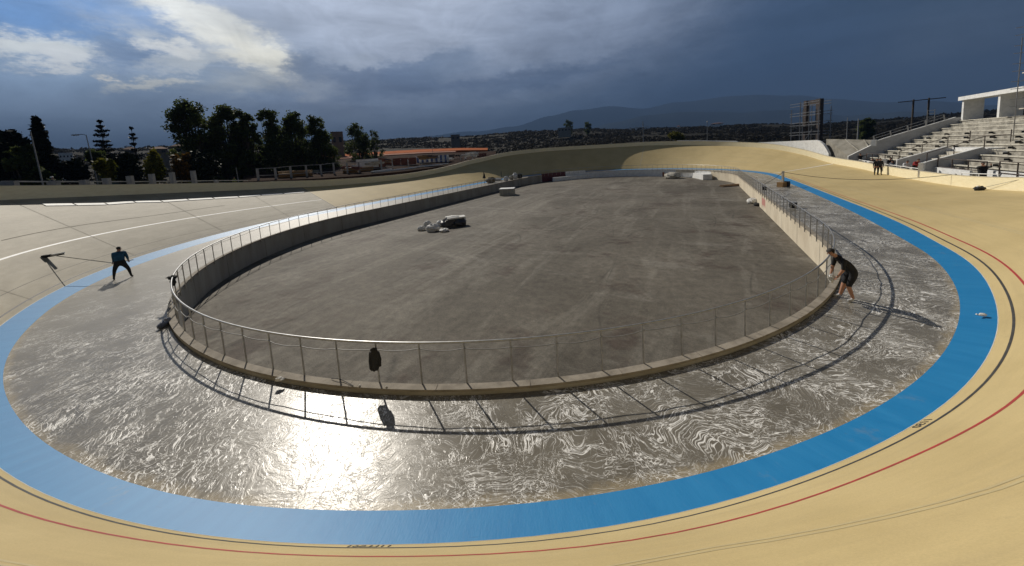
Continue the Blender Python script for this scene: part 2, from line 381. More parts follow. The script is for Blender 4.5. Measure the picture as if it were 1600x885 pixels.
def blue_mat():
    m, nt, N, L, b = nodes_of('blue band paint')
    uvn = N.new('ShaderNodeUVMap').outputs[0]; tc = N.new('ShaderNodeTexCoord').outputs['Object']
    f = _ramp(N, L, _noise(N, L, _map(N, L, uvn, (2.2, .25, 1), (0, 0, .5)), 1.5, 5, .6, .4), .38, .7)
    base = _mixc(N, L, f, (.012, .185, .43), (.022, .215, .47))
    st = _ramp(N, L, _noise(N, L, tc, 1.2, 6, .7), .62, .72)
    base = _mixc(N, L, _math(N, L, 'MULTIPLY', st, .5), base, (.12, .22, .34))
    sc_ = _ramp(N, L, _noise(N, L, _map(N, L, uvn, (9, .8, 1), (0, 0, .45)), 1.6, 6, .75), .60, .74)
    base = _mixc(N, L, _math(N, L, 'MULTIPLY', sc_, .45), base, (.10, .235, .42))
    base = _mixc(N, L, _math(N, L, 'MULTIPLY', _ramp(N, L, _noise(N, L, _map(N, L, uvn, (1.5, 6, 1)), 1.2, 6, .7), .66, .72), .5), base, (.010, .10, .25))
    L.new(base, b.inputs['Base Color'])
    b.inputs['Roughness'].default_value = .5; b.inputs['Specular IOR Level'].default_value = .35
    _bump(N, L, b, _noise(N, L, _map(N, L, uvn, (8, 1, 1), (0, 0, .5)), 4, 3), .12, .02)
    return m
def apron_mat():
    m, nt, N, L, b = nodes_of('wet soapy concrete')
    uvn = N.new('ShaderNodeUVMap').outputs[0]; tc = N.new('ShaderNodeTexCoord').outputs['Object']
    su = N.new('ShaderNodeSeparateXYZ'); L.new(uvn, su.inputs[0])
    # warp the plan coordinates so the scrubbing strokes curl
    def warped(src, sc, amt):
        n = N.new('ShaderNodeTexNoise'); n.inputs['Scale'].default_value = sc; n.inputs['Detail'].default_value = 3; L.new(src, n.inputs['Vector'])
        v = N.new('ShaderNodeVectorMath'); v.operation = 'MULTIPLY_ADD'; L.new(n.outputs['Color'], v.inputs[0]); v.inputs[1].default_value = (amt, amt, 0); L.new(src, v.inputs[2]); return v.outputs[0]
    w1 = warped(tc, .55, 2.3); w2 = warped(w1, 1.9, .40)
    def ridge(vec, scale, det, lo, hi, ro=.5):
        n = _noise(N, L, vec, scale, det, ro)
        r = _math(N, L, 'SUBTRACT', 1, _math(N, L, 'ABSOLUTE', _math(N, L, 'MULTIPLY_ADD', n, 2, -1)))
        return _ramp(N, L, r, lo, hi)
    strA = _map(N, L, w2, (1.7, 7.0, 1), (0, 0, .15))
    uvw = warped(_map(N, L, uvn, (1, 1, 1), (0, 0, .55)), .8, 1.1)
    strB = _map(N, L, warped(uvw, 3.0, .18), (6.5, 1.25, 1))
    rA = ridge(strA, 1.3, 3, .955, .995); rB = ridge(strB, 1.4, 3, .955, .995)
    rA2 = ridge(_map(N, L, w2, (2.6, 9.0, 1), (0, 0, -.35)), 1.3, 2, .965, .997)
    rC = ridge(w2, 4.2, 3, .965, .996, .55); rD = ridge(w1, 8.0, 3, .965, .996, .55)
    sel = _math(N, L, 'MULTIPLY', _ramp(N, L, su.outputs[0], 5.5, 11.5), 1.0)
    sel = _ramp(N, L, _math(N, L, 'ADD', _math(N, L, 'MULTIPLY', sel, .75), _math(N, L, 'MULTIPLY_ADD', _noise(N, L, tc, .45, 3), .9, -.32)), .25, .7)
    strokes = _math(N, L, 'ADD', _math(N, L, 'MULTIPLY', _math(N, L, 'MAXIMUM', rA, _math(N, L, 'MULTIPLY', rA2, .8)), sel), _math(N, L, 'MULTIPLY', rB, _math(N, L, 'SUBTRACT', 1, sel)))
    patch = _ramp(N, L, _noise(N, L, tc, .8, 5, .65), .40, .60)
    foam = _math(N, L, 'MULTIPLY', _math(N, L, 'MAXIMUM', _math(N, L, 'MAXIMUM', strokes, _math(N, L, 'MULTIPLY', rC, .75)), _math(N, L, 'MULTIPLY', rD, .5)), _math(N, L, 'MULTIPLY_ADD', patch, .7, .3))
    froth = _math(N, L, 'MULTIPLY', _math(N, L, 'MULTIPLY', _ramp(N, L, _noise(N, L, w2, 2.6, 8, .78), .52, .74), _ramp(N, L, _noise(N, L, tc, .6, 3), .45, .62)), .5)
    foam = _math(N, L, 'MAXIMUM', foam, froth)
    # less foam on the western side
    west = _ramp(N, L, su.outputs[0], -9, 3); foam = _math(N, L, 'MULTIPLY', foam, _math(N, L, 'MULTIPLY_ADD', west, .62, .38))
    base = _mixc(N, L, _ramp(N, L, _noise(N, L, tc, .5, 6, .65), .38, .64), (.145, .130, .103), (.205, .188, .155))
    base = _mixc(N, L, _math(N, L, 'MULTIPLY', _ramp(N, L, _noise(N, L, strA, .9, 5, .6), .4, .7), .5), base, (.13, .118, .095))
    dry = _ramp(N, L, _math(N, L, 'ADD', su.outputs[1], _math(N, L, 'MULTIPLY_ADD', _noise(N, L, tc, 2.5, 6, .7), .5, -.25)), -.20, -.06)
    base = _mixc(N, L, _math(N, L, 'MULTIPLY', _math(N, L, 'SUBTRACT', 1, west), .45), base, (.25, .235, .20))
    base = _mixc(N, L, _math(N, L, 'MULTIPLY', dry, .8), base, (.30, .25, .165))
    foam = _ramp(N, L, foam, .16, .66)
    col = _mixc(N, L, foam, base, (.80, .79, .76))
    L.new(col, b.inputs['Base Color'])
    ro = _math(N, L, 'MULTIPLY_ADD', _noise(N, L, strA, 1.4, 6, .7), .34, _math(N, L, 'MULTIPLY_ADD', west, -.15, .25))
    ro = _math(N, L, 'ADD', ro, _math(N, L, 'MULTIPLY', foam, .12)); L.new(ro, b.inputs['Roughness'])
    b.inputs['Specular IOR Level'].default_value = .38
    h = _math(N, L, 'ADD', _math(N, L, 'MULTIPLY', foam, .7), _math(N, L, 'MULTIPLY_ADD', _noise(N, L, strA, 1.6, 5, .6), 1.0, _math(N, L, 'MULTIPLY', _noise(N, L, w2, 14, 3, .6), .35)))
    _bump(N, L, b, h, .34, .011)
    return m
def infield_mat():
    m, nt, N, L, b = nodes_of('dusty asphalt')
    tc0 = N.new('ShaderNodeTexCoord').outputs['Object']
    tc = _map(N, L, tc0, (1, 1, 1), (0, 0, PSI))      # along the straights
    c = _mixc(N, L, _ramp(N, L, _noise(N, L, tc, .10, 6, .62, .5), .36, .64), (.086, .075, .058), (.152, .135, .108))
    c = _mixc(N, L, _math(N, L, 'MULTIPLY', _ramp(N, L, _noise(N, L, _map(N, L, tc, (1, .16, 1)), .55, 6, .65, .8), .50, .72), .55), c, (.26, .24, .20))
    c = _mixc(N, L, _math(N, L, 'MULTIPLY', _ramp(N, L, _noise(N, L, _map(N, L, tc, (.3, 1, 1), (0, 0, .5)), .40, 6, .65, .6), .55, .74), .5), c, (.28, .262, .225))
    c = _mixc(N, L, _math(N, L, 'MULTIPLY', _ramp(N, L, _noise(N, L, tc, .33, 5, .7), .54, .66), .75), c, (.058, .040, .030))
    c = _mixc(N, L, _math(N, L, 'MULTIPLY', _ramp(N, L, _noise(N, L, _map(N, L, tc, (.12, 2.2, 1), (0, 0, -.35)), .8, 4, .6), .66, .74), .5), c, (.05, .045, .036))
    for ro_, sc_, th in ((.2, .06, .012), (-.9, .045, .010), (1.2, .05, .012)):
        n_ = _noise(N, L, _map(N, L, tc, (1, .35, 1), (0, 0, ro_)), sc_*2, 2, .4, .6)
        r_ = _math(N, L, 'ABSOLUTE', _math(N, L, 'ADD', n_, -.5)); k_ = _math(N, L, 'SUBTRACT', 1, _ramp(N, L, r_, .0, th*.35))
        k_ = _math(N, L, 'MULTIPLY', k_, _ramp(N, L, _noise(N, L, tc, .3, 5), .45, .6)); c = _mixc(N, L, _math(N, L, 'MULTIPLY', k_, .55), c, (.045, .04, .032))
    g = _math(N, L, 'MULTIPLY', _math(N, L, 'MULTIPLY_ADD', _ramp(N, L, _noise(N, L, tc, 2.6, 10, .82), .36, .64), .62, .70), _math(N, L, 'MULTIPLY_ADD', _ramp(N, L, _noise(N, L, tc, 16, 6, .85), .32, .68), .5, .78))
    n = N.new('ShaderNodeVectorMath'); n.operation = 'SCALE'; L.new(c, n.inputs[0]); L.new(g, n.inputs[3])
    L.new(n.outputs[0], b.inputs['Base Color']); b.inputs['Roughness'].default_value = .78; b.inputs['Specular IOR Level'].default_value = .3
    _bump(N, L, b, _noise(N, L, tc, 16, 7, .8), .9, .035)
    return m
def ground_mat():
    m, nt, N, L, b = nodes_of('dry ground')
    tc = N.new('ShaderNodeTexCoord').outputs['Object']
    c = _mixc(N, L, _ramp(N, L, _noise(N, L, tc, .02, 7, .65), .4, .62), (.013, .012, .008), (.022, .019, .012))
    c = _mixc(N, L, _math(N, L, 'MULTIPLY', _ramp(N, L, _noise(N, L, tc, .09, 6, .7), .55, .7), .7), c, (.014, .014, .008))
    L.new(c, b.inputs['Base Color']); b.inputs['Roughness'].default_value = .95; b.inputs['Specular IOR Level'].default_value = .1
    _bump(N, L, b, _noise(N, L, tc, .5, 6, .7), .8, .6)
    return m
M_track = track_mat(); M_blue = blue_mat(); M_apron = apron_mat(); M_infield = infield_mat(); M_ground = ground_mat()
M_lblack = mat('black line paint', (.03, .028, .025), .6, (.06, .055, .045), 6)
M_lred = mat('red line paint', (.42, .035, .03), .55, (.30, .04, .03), 6)
M_lyel = mat('pale yellow line paint', (.50, .41, .215), .6, (.45, .36, .19), 4)
M_lwhite = mat('white line paint', (.82, .82, .80), .55, (.7, .7, .66), 3)
# ------------------------------------------------------------------ ribbons round the track
def ribbon(name, fn, cols, m, s_list=None, closed=True, smooth=True, kind='structure', uvf=None):
    S = SLIST if s_list is None else s_list; n = len(S); k = len(cols)
    V = []; UVS = []
    for s in S:
        for c in cols:
            p = fn(s, c); V.append(p); UVS.append((s, uvf(s, c) if uvf else c))
    Fq = []; LU = []
    for i in range(n if closed else n-1):
        j = (i+1) % n
        for a in range(k-1):
            q = (i*k+a, i*k+a+1, j*k+a+1, j*k+a); Fq.append(q)
            ds = PER if j < i else 0
            for t, idx in enumerate(q):
                u, w = UVS[idx]; LU.append((u+(ds if idx//k == j else 0), w))
    me = bpy.data.meshes.new(name); me.from_pydata(V, [], Fq)
    ul = me.uv_layers.new(name='UVMap'); ul.data.foreach_set('uv', np.array(LU, np.float32).ravel())
    me.update(); o = link(name, me, m, None, smooth)
    if kind: o['kind'] = kind
    # make faces look up / inward
    if me.polygons[0].normal.z < -.01: me.flip_normals()
    return o
wall_t = .17
ribbon('apron', lambda s, c: (*inner(s, wall_t+(interp(T_AP, s)-wall_t)*c), ZA), [0, .25, .5, .75, 1], M_apron, uvf=lambda s, c: (interp(T_AP, s)-wall_t)*(c-1))
ribbon('blue_band', lambda s, c: (*inner(s, interp(T_AP, s)*(1-c)+(interp(T_BL, s)+.02)*c), ZA*(1-c)+ZB*c+.004), [-.02, .3, .65, 1], M_blue)
ribbon('track', lambda s, c: surf(s, c), [0, .1, .2, .3, .4, .5, .6, .7, .8, .9, 1.02], M_track, uvf=lambda s, c: c*W0)
def line(name, T, w, m, smin=-H, smax=H, off=0):
    S = [s for s in SLIST if smin <= s <= smax]
    return ribbon(name, lambda s, c: surf(s, (interp(T, s)+off+c*w)/W0, .0024), [0, 1], m, S, closed=(smin == -H and smax == H))
line('edge_strip', [(-H, 0), (0, 0), (H, 0)], .05, mat('pale edge strip', (.55, .53, .45), .6), off=-.035)
line('black_line', T_BK, .055, M_lblack)
line('red_line', T_RD, .055, M_lred, -7, 62); line('thin_line', T_RD, .028, mat('brown line paint', (.10, .085, .06), .7), -70, -7.2)
line('yellow_line', T_ST, .045, M_lyel, -8, H-.01); line('yellow_line', T_ST, .045, M_lyel, -8, H-.01, off=.10)
line('white_line', T_ST, .09, M_lwhite, -30.9, -8.2)
# cross joints on the west bank and the finish line on the east straight
def crossline(name, s0, s1, w0, w1, width, m, lift=.008):
    mb = MB(); n = 14; L_, R_ = [], []
    for i in range(n+1):
        t = i/n; s = s0+(s1-s0)*t; w = w0+(w1-w0)*t
        L_.append(surf(s-width/2, w, lift)); R_.append(surf(s+width/2, w, lift))
    for i in range(n): mb.quad(L_[i], R_[i], R_[i+1], L_[i+1])
    o = build(mb, name, m); o['kind'] = 'structure'; return o
crossline('joint_line', -31.0, -31.0, 0.02, .99, .07, M_lblack)
for sj in (-10.5, -16.4, -21.6, -26.4): crossline('joint_line', sj, sj, .02, .99, .02, mat('joint filler', (.16, .14, .10), .8))
crossline('joint_line', 92.6, 92.6, .02, .99, .05, M_conc_lt)
crossline('white_line', 67.6, 68.2, .0, .99, .16, M_lwhite, .01)
# infield floor
mb = MB(); S = SLIST; ctr = (*uv(LS/2, 0), ZF)
ring = [(*inner(s, .05), ZF) for s in S]
for i in range(len(S)): mb.poly([ring[i-1], ring[i], ctr])
o = build(mb, 'infield', M_infield); o['kind'] = 'structure'
if o.data.polygons[0].normal.z < 0: o.data.flip_normals()
# ------------------------------------------------------------------ inner wall with coping
wall = thing('perimeter_wall', (*uv(LS/2, 0), ZF), 'low concrete wall with paler coping running round the sunken asphalt infield', 'wall')
def wall_strip(name, s0, s1, da, db, z0, z1, m, parent, step=.45):
    n = max(2, int((s1-s0)/step)); mb = MB(); P = []
    for i in range(n+1):
        s = s0+(s1-s0)*i/n; a = inner(s, da); b = inner(s, db)
        P.append(((*a, z0), (*a, z1), (*b, z1), (*b, z0)))
    for i in range(n):
        p, q = P[i], P[i+1]
        for k in range(4): mb.quad(p[k], p[(k+1) % 4], q[(k+1) % 4], q[k])
    mb.poly(P[0][::-1]); mb.poly(P[-1])
    return build(mb, name, m, parent)
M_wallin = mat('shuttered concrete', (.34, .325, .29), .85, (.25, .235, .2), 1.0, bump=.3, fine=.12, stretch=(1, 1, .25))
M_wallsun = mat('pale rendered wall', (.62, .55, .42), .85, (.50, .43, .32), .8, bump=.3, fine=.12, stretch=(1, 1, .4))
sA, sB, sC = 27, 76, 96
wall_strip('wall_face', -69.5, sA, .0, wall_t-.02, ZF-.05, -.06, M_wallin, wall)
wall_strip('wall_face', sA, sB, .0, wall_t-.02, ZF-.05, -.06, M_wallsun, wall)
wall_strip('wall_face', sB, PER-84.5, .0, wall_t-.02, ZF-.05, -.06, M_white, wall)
# coping in cast lengths with open joints
M_cop = mat('coping concrete', (.30, .265, .215), .9, (.19, .165, .13), 2.2, bump=.4, fine=.2)
s = -69.5
while s < PER-84.5:
    e = min(s+2.15, PER-84.5)
    if -30 < s < 80:
        wall_strip('coping', s+.006, e-.006, -.03, wall_t, -.06, 0, M_cop, wall, .5)
    else:
        wall_strip('coping', s, min(e+12.9, PER-84.5), -.03, wall_t, -.06, 0, M_cop, wall, .9); e = min(e+12.9, PER-84.5)
    s = e
M_joint = mat('dark joint', (.05, .045, .038), .9)
for sj in np.arange(-66, 74, 4.3):
    mbj = MB(); a = inner(sj-.012, -.012); b = inner(sj+.012, -.012)
    mbj.quad((*a, ZF), (*b, ZF), (*b, -.08), (*a, -.08)); build(mbj, 'wall_joint', M_joint, wall)
# hoarding stretch of the wall in the far west corner
wall_strip('wall_face', -84.5, -79.8, .0, .12, ZF-.05, .35, M_white, wall)
wall_strip('maroon_panel', -79.8, -73.6, .0, .12, ZF-.05, .35, M_red, wall)
wall_strip('wall_face', -73.6, -69.5, .0, .12, ZF-.05, .15, M_wallin, wall)
# ------------------------------------------------------------------ railing on the wall
rail = thing('railing', (*uv(LS/2, 0), 0), 'thin galvanised tube railing standing on the wall round the infield', 'railing')
SP = 1.0733; s_ref = sdist(*at_z(590, 600.5, 0)[:2])[0]
posts = [s_ref+SP*k for k in range(-200, 200) if -68.5 < s_ref+SP*k < 118 and not (PER-103 > s_ref+SP*k > PER-84.5 and False)]
posts = [p for p in posts if p < PER-84.5 or True][:]
posts = [p for p in posts if p < PER-70]
def post_mb(mb, sp, r=.022):
    x, y = inner(sp, -.055); mb.tube([(x, y, -.22), (x, y, .985)], r, 6)
    x2, y2 = inner(sp, .03); mb.beam((x, y, -.10), (x2, y2, -.035), .05, .035)
def pdist(sp): x, y = inner(sp, 0); return math.hypot(x, y)
order = sorted(posts, key=pdist)
for sp in order[:100]:
    mb = MB(); post_mb(mb, sp); build(mb, 'post', M_metal, rail)
mb = MB()
for sp in order[100:]: post_mb(mb, sp, .022)
o = build(mb, 'distant_posts', M_metal, rail); o['kind'] = 'stuff'
mb = MB(); mb.tube([(*inner(s, -.055), 1.0) for s in np.arange(posts[0]-.2, posts[-1]+.2, .35)], .027, 8)
build(mb, 'handrail', M_metal, rail, smooth=True)
# cable looped along the posts
cab = MB(); pts = []
near = [p for p in posts if -62 < p < 72]
for i, (a, b) in enumerate(zip(near[:-1], near[1:])):
    ha = .80+.03*math.sin(i*1.3)+.06*math.sin(i*.31); hb = .80+.03*math.sin((i+1)*1.3)+.06*math.sin((i+1)*.31)
    for t in (0, .25, .5, .75):
        sag = .025+.02*math.sin(i*1.7); h = ha+(hb-ha)*t-sag*4*t*(1-t)
        if -10 < a < -1: h -= .30*math.sin(math.pi*(a+10)/9)**2
        pts.append((*inner(a+(b-a)*t, .0 if t else -.02), h))
cab.tube(pts, .011, 5)
tag(build(cab, 'cable', M_cable, smooth=True), 'thin grey cable looped along the railing posts just below the handrail', 'cable')
# ------------------------------------------------------------------ outer parapet
par = thing('parapet', (*uv(LS/2, 0), 0), 'smooth cream painted parapet along the outer rim of the banked track', 'parapet')
def par_h(s): return .85 if s > -5 else .9
def par_piece(name, s0, s1, da, db, za, zb, m, step=.5):
    n = max(2, int((s1-s0)/step)); mb = MB(); P = []
    for i in range(n+1):
        s = s0+(s1-s0)*i/n; d = dpar(s); z = zp(s); a = inner(s, d+da); b = inner(s, d+db)
        P.append(((*a, z+za), (*a, z+zb), (*b, z+zb), (*b, z+za if za < 0 else z+za)))
    for i in range(n):
        p, q = P[i], P[i+1]
        for k in range(4): mb.quad(p[k], p[(k+1) % 4], q[(k+1) % 4], q[k])
    mb.poly(P[0][::-1]); mb.poly(P[-1])
    return build(mb, name, m, par, smooth=False)
par_piece('parapet_wall', -H, H, 0, .16, -.4, .84, M_cream)
par_piece('cap', -H, H, -.02, .18, .84, .88, mat('parapet cap', (.62, .56, .42), .7, (.5, .45, .33), 2))
par_piece('outer_face', -H, H, .16, .3, -6, .6, M_conc)
# ------------------------------------------------------------------ ground sheet
ce = uv(LS/2, 0)
CREST = [(-180, 2.6), (-100, 3.0), (-56.4, 3.1), (-52.8, 3.1), (-41.5, 3.15), (-20.3, 3.3), (-10.2, 3.2), (.6, 3.5), (11.3, 3.3), (21.4, 2.6), (30.2, 2.1), (37.7, 1.8), (44, 1.25), (49.1, 1.15), (52.6, 1.15), (90, 1.2), (180, 2.6)]
def crest(az):
    for i in range(len(CREST)-1):
        if CREST[i][0] <= az <= CREST[i+1][0]:
            a, b = CREST[i], CREST[i+1]; return a[1]+(b[1]-a[1])*(az-a[0])/(b[0]-a[0])
    return 2.6
from mathutils import noise as mn
def terrain(x, y):
    D = math.hypot(x, y); az = math.degrees(math.atan2(x, y))
    T = math.tan(R(crest(az)))
    t = min(max((D-60)/(500-60), 0), 1)
    z0 = -0.4+.02*(D-40) if D > 40 else -.4
    ang = EYE+D*T*(1-(1-t)**1.6)      # climbs in view up to the crest
    k = min(max((D-70)/90, 0), 1); k = k*k*(3-2*k)
    z = z0*(1-k)+(ang-(1-t)*6.5)*k
    if D > 500: z = EYE+500*T-(D-500)*.05
    n = mn.noise(Vector((x*.012, y*.012, 3)))*5*min(D/300, 1)*(.25 if D > 420 and D < 560 else .6)+mn.noise(Vector((x*.05, y*.05, 9)))*1.2*min(max((D-80)/200, 0), 1)
    z += n
    if D > 500: z = max(z, -40)
    s, d = sdist(x, y)
    e = dpar(s)
    if d < e+.2: return -2.6
    # level yard right outside the rim
    return z
def build_ground():
    cxr, cyr = ce
    radii = [0, 15, 25, 30]
    r = 34
    while r < 120: radii.append(r); r += 2.0
    while r < 640: radii.append(r); r *= 1.035
    while r < 12000: radii.append(r); r *= 1.4
    NA = 400; V = []; 
    for r in radii:
        for k in range(NA):
            t = 2*math.pi*k/NA; x = cxr+r*math.sin(t); y = cyr+r*math.cos(t); V.append((x, y, terrain(x, y) if r < 3000 else -40))
    Fq = []
    for i in range(len(radii)-1):
        for k in range(NA):
            a = i*NA+k; b = i*NA+(k+1) % NA; Fq.append((a, b, b+NA, a+NA))
    o = np_mesh('ground', V, Fq, M_ground, smooth=True); o['kind'] = 'structure'
    if o.data.polygons[5000].normal.z < 0: o.data.flip_normals()
build_ground()
# ------------------------------------------------------------------ vegetation
def leaves(centres, radii, count, size, flat=1.0, seed=0):
    """many small leaf faces spread through a set of ellipsoid clumps"""
    g = np.random.default_rng(seed); C = np.array(centres, float); RR = np.array(radii, float)
    if RR.ndim == 1: RR = np.repeat(RR[:, None], 3, 1)
    vol = RR.prod(1)**.7; idx = g.choice(len(C), count, p=vol/vol.sum())
    d = g.normal(size=(count, 3)); d /= np.linalg.norm(d, axis=1)[:, None]
    rad = g.random(count)**.55*1.12
    P = C[idx]+d*rad[:, None]*RR[idx]*(1+.18*g.normal(size=(count, 1)))
    a = g.normal(size=(count, 3)); a /= np.linalg.norm(a, axis=1)[:, None]
    b = np.cross(a, g.normal(size=(count, 3))); b /= np.linalg.norm(b, axis=1)[:, None]
    sz = size*(.6+.8*g.random(count))[:, None]
    a *= sz; b *= sz*.6*flat
    V = np.stack([P-a, P-b*.9, P+a, P+b*.9], 1).reshape(-1, 3); Fq = np.arange(count*4).reshape(-1, 4)
    tint = np.clip(.5+.25*g.normal(size=count)+.35*np.sin(idx*2.1), 0, 1)
    return V, Fq, tint
def crown_obj(root, centres, radii, count, size, m, seed, name='crown'):
    V, Fq, t = leaves(centres, radii, count, size, seed=seed)
    V = V-np.array(root.location)
    return np_mesh(name, V, Fq, m, root, col=t)
def tree(name, px, ytop, D, w_px, label, cat='tree', m=None, group=None, clumps=16, count=7000, leaf=.28, seed=0, bare=.35, lean=0, ybase=None, gappy=.5):
    """a broadleaf tree: trunk, limbs and a crown of separate leaf clumps"""
    m = m or M_leaf; rr = random.Random(seed); w_px *= 1.25; count = int(count*1.25)
    x, y = at_d(px, 240, D)[:2]; gz = terrain(x, y) if ybase is None else at_d(px, ybase, D).z
    top = at_d(px, ytop, D).z; hgt = top-gz
    wid = (Vector(at_d(px+w_px/2, 240, D))-Vector(at_d(px-w_px/2, 240, D))).length/2
    root = thing(name, (x, y, gz), label, cat, group)
    mb = MB(); cs, rs = [], []
    fork = Vector((x+lean*.3, y, gz+hgt*bare))
    mb.tube([(x, y, gz-.5), (x+lean*.1, y, gz+hgt*bare*.5), fork], .03*hgt*.55, 8, r2=.02*hgt*.6)
    clumps = int(clumps*3.4)
    for i in range(clumps):
        t = (i+.5)/clumps; zz = gz+hgt*(bare*.8+(1-bare*.8)*(t**.8))-hgt*.07
        prof = math.sin(math.pi*min(1, .18+.78*t))**.6
        ang = rr.random()*6.28; rad = wid*prof*(.95*rr.random()**.55)
        c = Vector((x+lean*t+math.cos(ang)*rad, y+math.sin(ang)*rad, min(zz, top-hgt*.06)))
        r = wid*(.15+.25*rr.random())*(1 if t < .85 else .8); cs.append(c); rs.append((r, r, r*.9))
        mid = fork.lerp(c, .55)+Vector((0, 0, hgt*.03)); mb.tube([fork, mid, c], .011*hgt*.6, 5, r2=.02)
    build(mb, 'trunk', M_bark, root)
    crown_obj(root, cs, rs, count, leaf, m, seed)
    return root
def bush(name, px, ytop, ybot, D, w_px, label, m, seed, count=1800, leaf=.22, group=None, cat='bush'):
    rr = random.Random(seed); x, y = at_d(px, 240, D)[:2]; gz = at_d(px, ybot, D).z; top = at_d(px, ytop, D).z
    wid = (at_d(px+w_px/2, 240, D)-at_d(px-w_px/2, 240, D)).length/2; hgt = top-gz
    root = thing(name, (x, y, gz), label, cat, group); cs, rs = [], []
    mb = MB()
    for i in range(9):
        a = rr.random()*6.28; q = rr.random()**.5*wid*.7; c = Vector((x+math.cos(a)*q, y+math.sin(a)*q, gz+hgt*(.35+.45*rr.random())))
        cs.append(c); rs.append((wid*.38, wid*.38, hgt*.24)); mb.tube([(x, y, terrain(x, y)-.4), (x, y, gz), (x+(c.x-x)*.4, y+(c.y-y)*.4, gz+hgt*.3), c], .05, 5, r2=.015)
    build(mb, 'stem', M_bark, root); crown_obj(root, cs, rs, count, leaf, m, seed, 'foliage')
    return root
def norfolk(px, ytop, D, w_px, label, seed, whorls=9, dense=1.0, dark=False, ybase=None):
    """araucaria: straight trunk with level whorls of fingered branches"""
    rr = random.Random(seed); x, y = at_d(px, 240, D)[:2]; gz = terrain(x, y); top = at_d(px, ytop, D).z; hgt = top-gz
    wid = (at_d(px+w_px/2, 240, D)-at_d(px-w_px/2, 240, D)).length/2
    whorls = int(whorls*1.5) if not dark else whorls
    root = thing('araucaria_tree' if not dark else 'cypress_tree', (x, y, gz), label, 'tree')
    mb = MB(); mb.tube([(x, y, gz-.5), (x, y, gz+hgt*.5), (x, y, top)], .025*hgt*.5, 8, r2=.02); cs, rs = [], []
    for k in range(whorls):
        t = k/(whorls-1); z = gz+hgt*(.30+.66*t+rr.uniform(-.02, .02)); L_ = wid*(1-t)**.75+wid*.12
        nb = 6 if not dark else 8
        for j in range(nb):
            a = j*6.283/nb+k*.7+rr.random()*.3; l = L_*(.55+.6*rr.random())
            p1 = Vector((x+math.cos(a)*l*.5, y+math.sin(a)*l*.5, z-.02*hgt)); p2 = Vector((x+math.cos(a)*l, y+math.sin(a)*l, z+.015*hgt))
            mb.tube([(x, y, z), p1, p2], .05, 4, r2=.02)
            for q in (.35, .55, .75, .95) if not dark else (.2, .4, .6, .8, 1.0):
                cs.append(Vector((x+math.cos(a)*l*q, y+math.sin(a)*l*q, z+.01*hgt*q))); rs.append((l*.16+.12, l*.16+.12, (.13 if not dark else .45)))
    build(mb, 'trunk', M_bark, root)
    crown_obj(root, cs, rs, int((2600 if not dark else 9000)*dense), .16 if not dark else .24, M_leafd, seed)
    return root
# trees behind the western rim, left to right
tree('dark_tree', 8, 196, 62, 110, 'broad dark tree with thin silvery upper twigs at the left edge', m=M_leafd, clumps=22, count=9000, leaf=.26, seed=1, bare=.1)
tree('dark_tree', 40, 222, 58, 70, 'olive brown bushy tree just left of the black conifer', m=M_leaf, clumps=16, count=6000, leaf=.22, seed=2, bare=.05)
norfolk(67, 187, 60, 50, 'black ragged conifer with level branches right of the broad dark tree', 3, whorls=13, dark=True)
norfolk(165, 187, 75, 50, 'wide araucaria with level fingered branches against the pale sky', 4, whorls=10, dense=1.5)
norfolk(212, 198, 78, 26, 'slim sparse araucaria to the right of the wide one', 5, whorls=8, dense=.7)
tree('eucalyptus_tree', 312, 151, 70, 72, 'tall eucalyptus with lopsided airy crown leaning left, leftmost of the tall row', seed=11, clumps=20, count=9000, leaf=.20, bare=.38, lean=-.6)
tree('eucalyptus_tree', 362, 157, 72, 50, 'second tall eucalyptus of the row, with a pale open top', seed=12, clumps=18, count=8000, leaf=.2, bare=.25)
tree('eucalyptus_tree', 388, 165, 70, 44, 'third tall eucalyptus of the row, dense and dark', seed=13, clumps=18, count=8500, leaf=.2, bare=.15)
tree('eucalyptus_tree', 425, 166, 73, 46, 'fourth eucalyptus of the row, with a small separate tuft on top', seed=14, clumps=16, count=7500, leaf=.2, bare=.15)
tree('eucalyptus_tree', 466, 170, 73, 46, 'fifth eucalyptus of the row, with a rounded dark crown', seed=15, clumps=16, count=8500, leaf=.2, bare=.15)
tree('eucalyptus_tree', 500, 177, 75, 42, 'rightmost eucalyptus of the tall row, beside the cream tower house', seed=16, clumps=16, count=8000, leaf=.2, bare=.12)
tree('olive_tree', 352, 208, 69, 60, 'low olive green tree under the second eucalyptus', seed=17, clumps=14, count=6000, leaf=.18, bare=.05)
tree('olive_tree', 430, 205, 72, 90, 'wide olive green tree filling the middle of the row below the eucalyptus tops', seed=18, clumps=20, count=9000, leaf=.18, bare=.05)
tree('olive_tree', 497, 213, 74, 56, 'low olive green tree at the right end of the tall row', seed=19, clumps=14, count=6000, leaf=.18, bare=.05)
tree('broad_tree', 561, 189, 95, 36, 'dark round tree standing alone right of the tall row', seed=21, clumps=15, count=6500, leaf=.22, bare=.15)
tree('broad_tree', 586, 199, 100, 20, 'narrow wispy tree touching the lone round one', seed=22, clumps=9, count=1600, leaf=.22, bare=.15)
bush('yellow_bush', 238, 236, 290, 56, 40, 'yellow green bush below and right of the slim araucaria', M_leafy, 31)
bush('yellow_bush', 160, 250, 292, 52, 40, 'yellow green bush below the wide araucaria', M_leafy, 32)
bush('yellow_bush', 150, 236, 262, 62, 36, 'dull green bush directly behind the lower yellow bush', M_leaf, 33)
bush('autumn_bush', 283, 240, 292, 56, 40, 'orange brown bush in front of the hip roofed villa', M_leafo, 34, count=2400)
bush('dark_bush', 200, 240, 300, 55, 60, 'black green bush between the two yellow bushes', M_leafd, 35, count=3500)
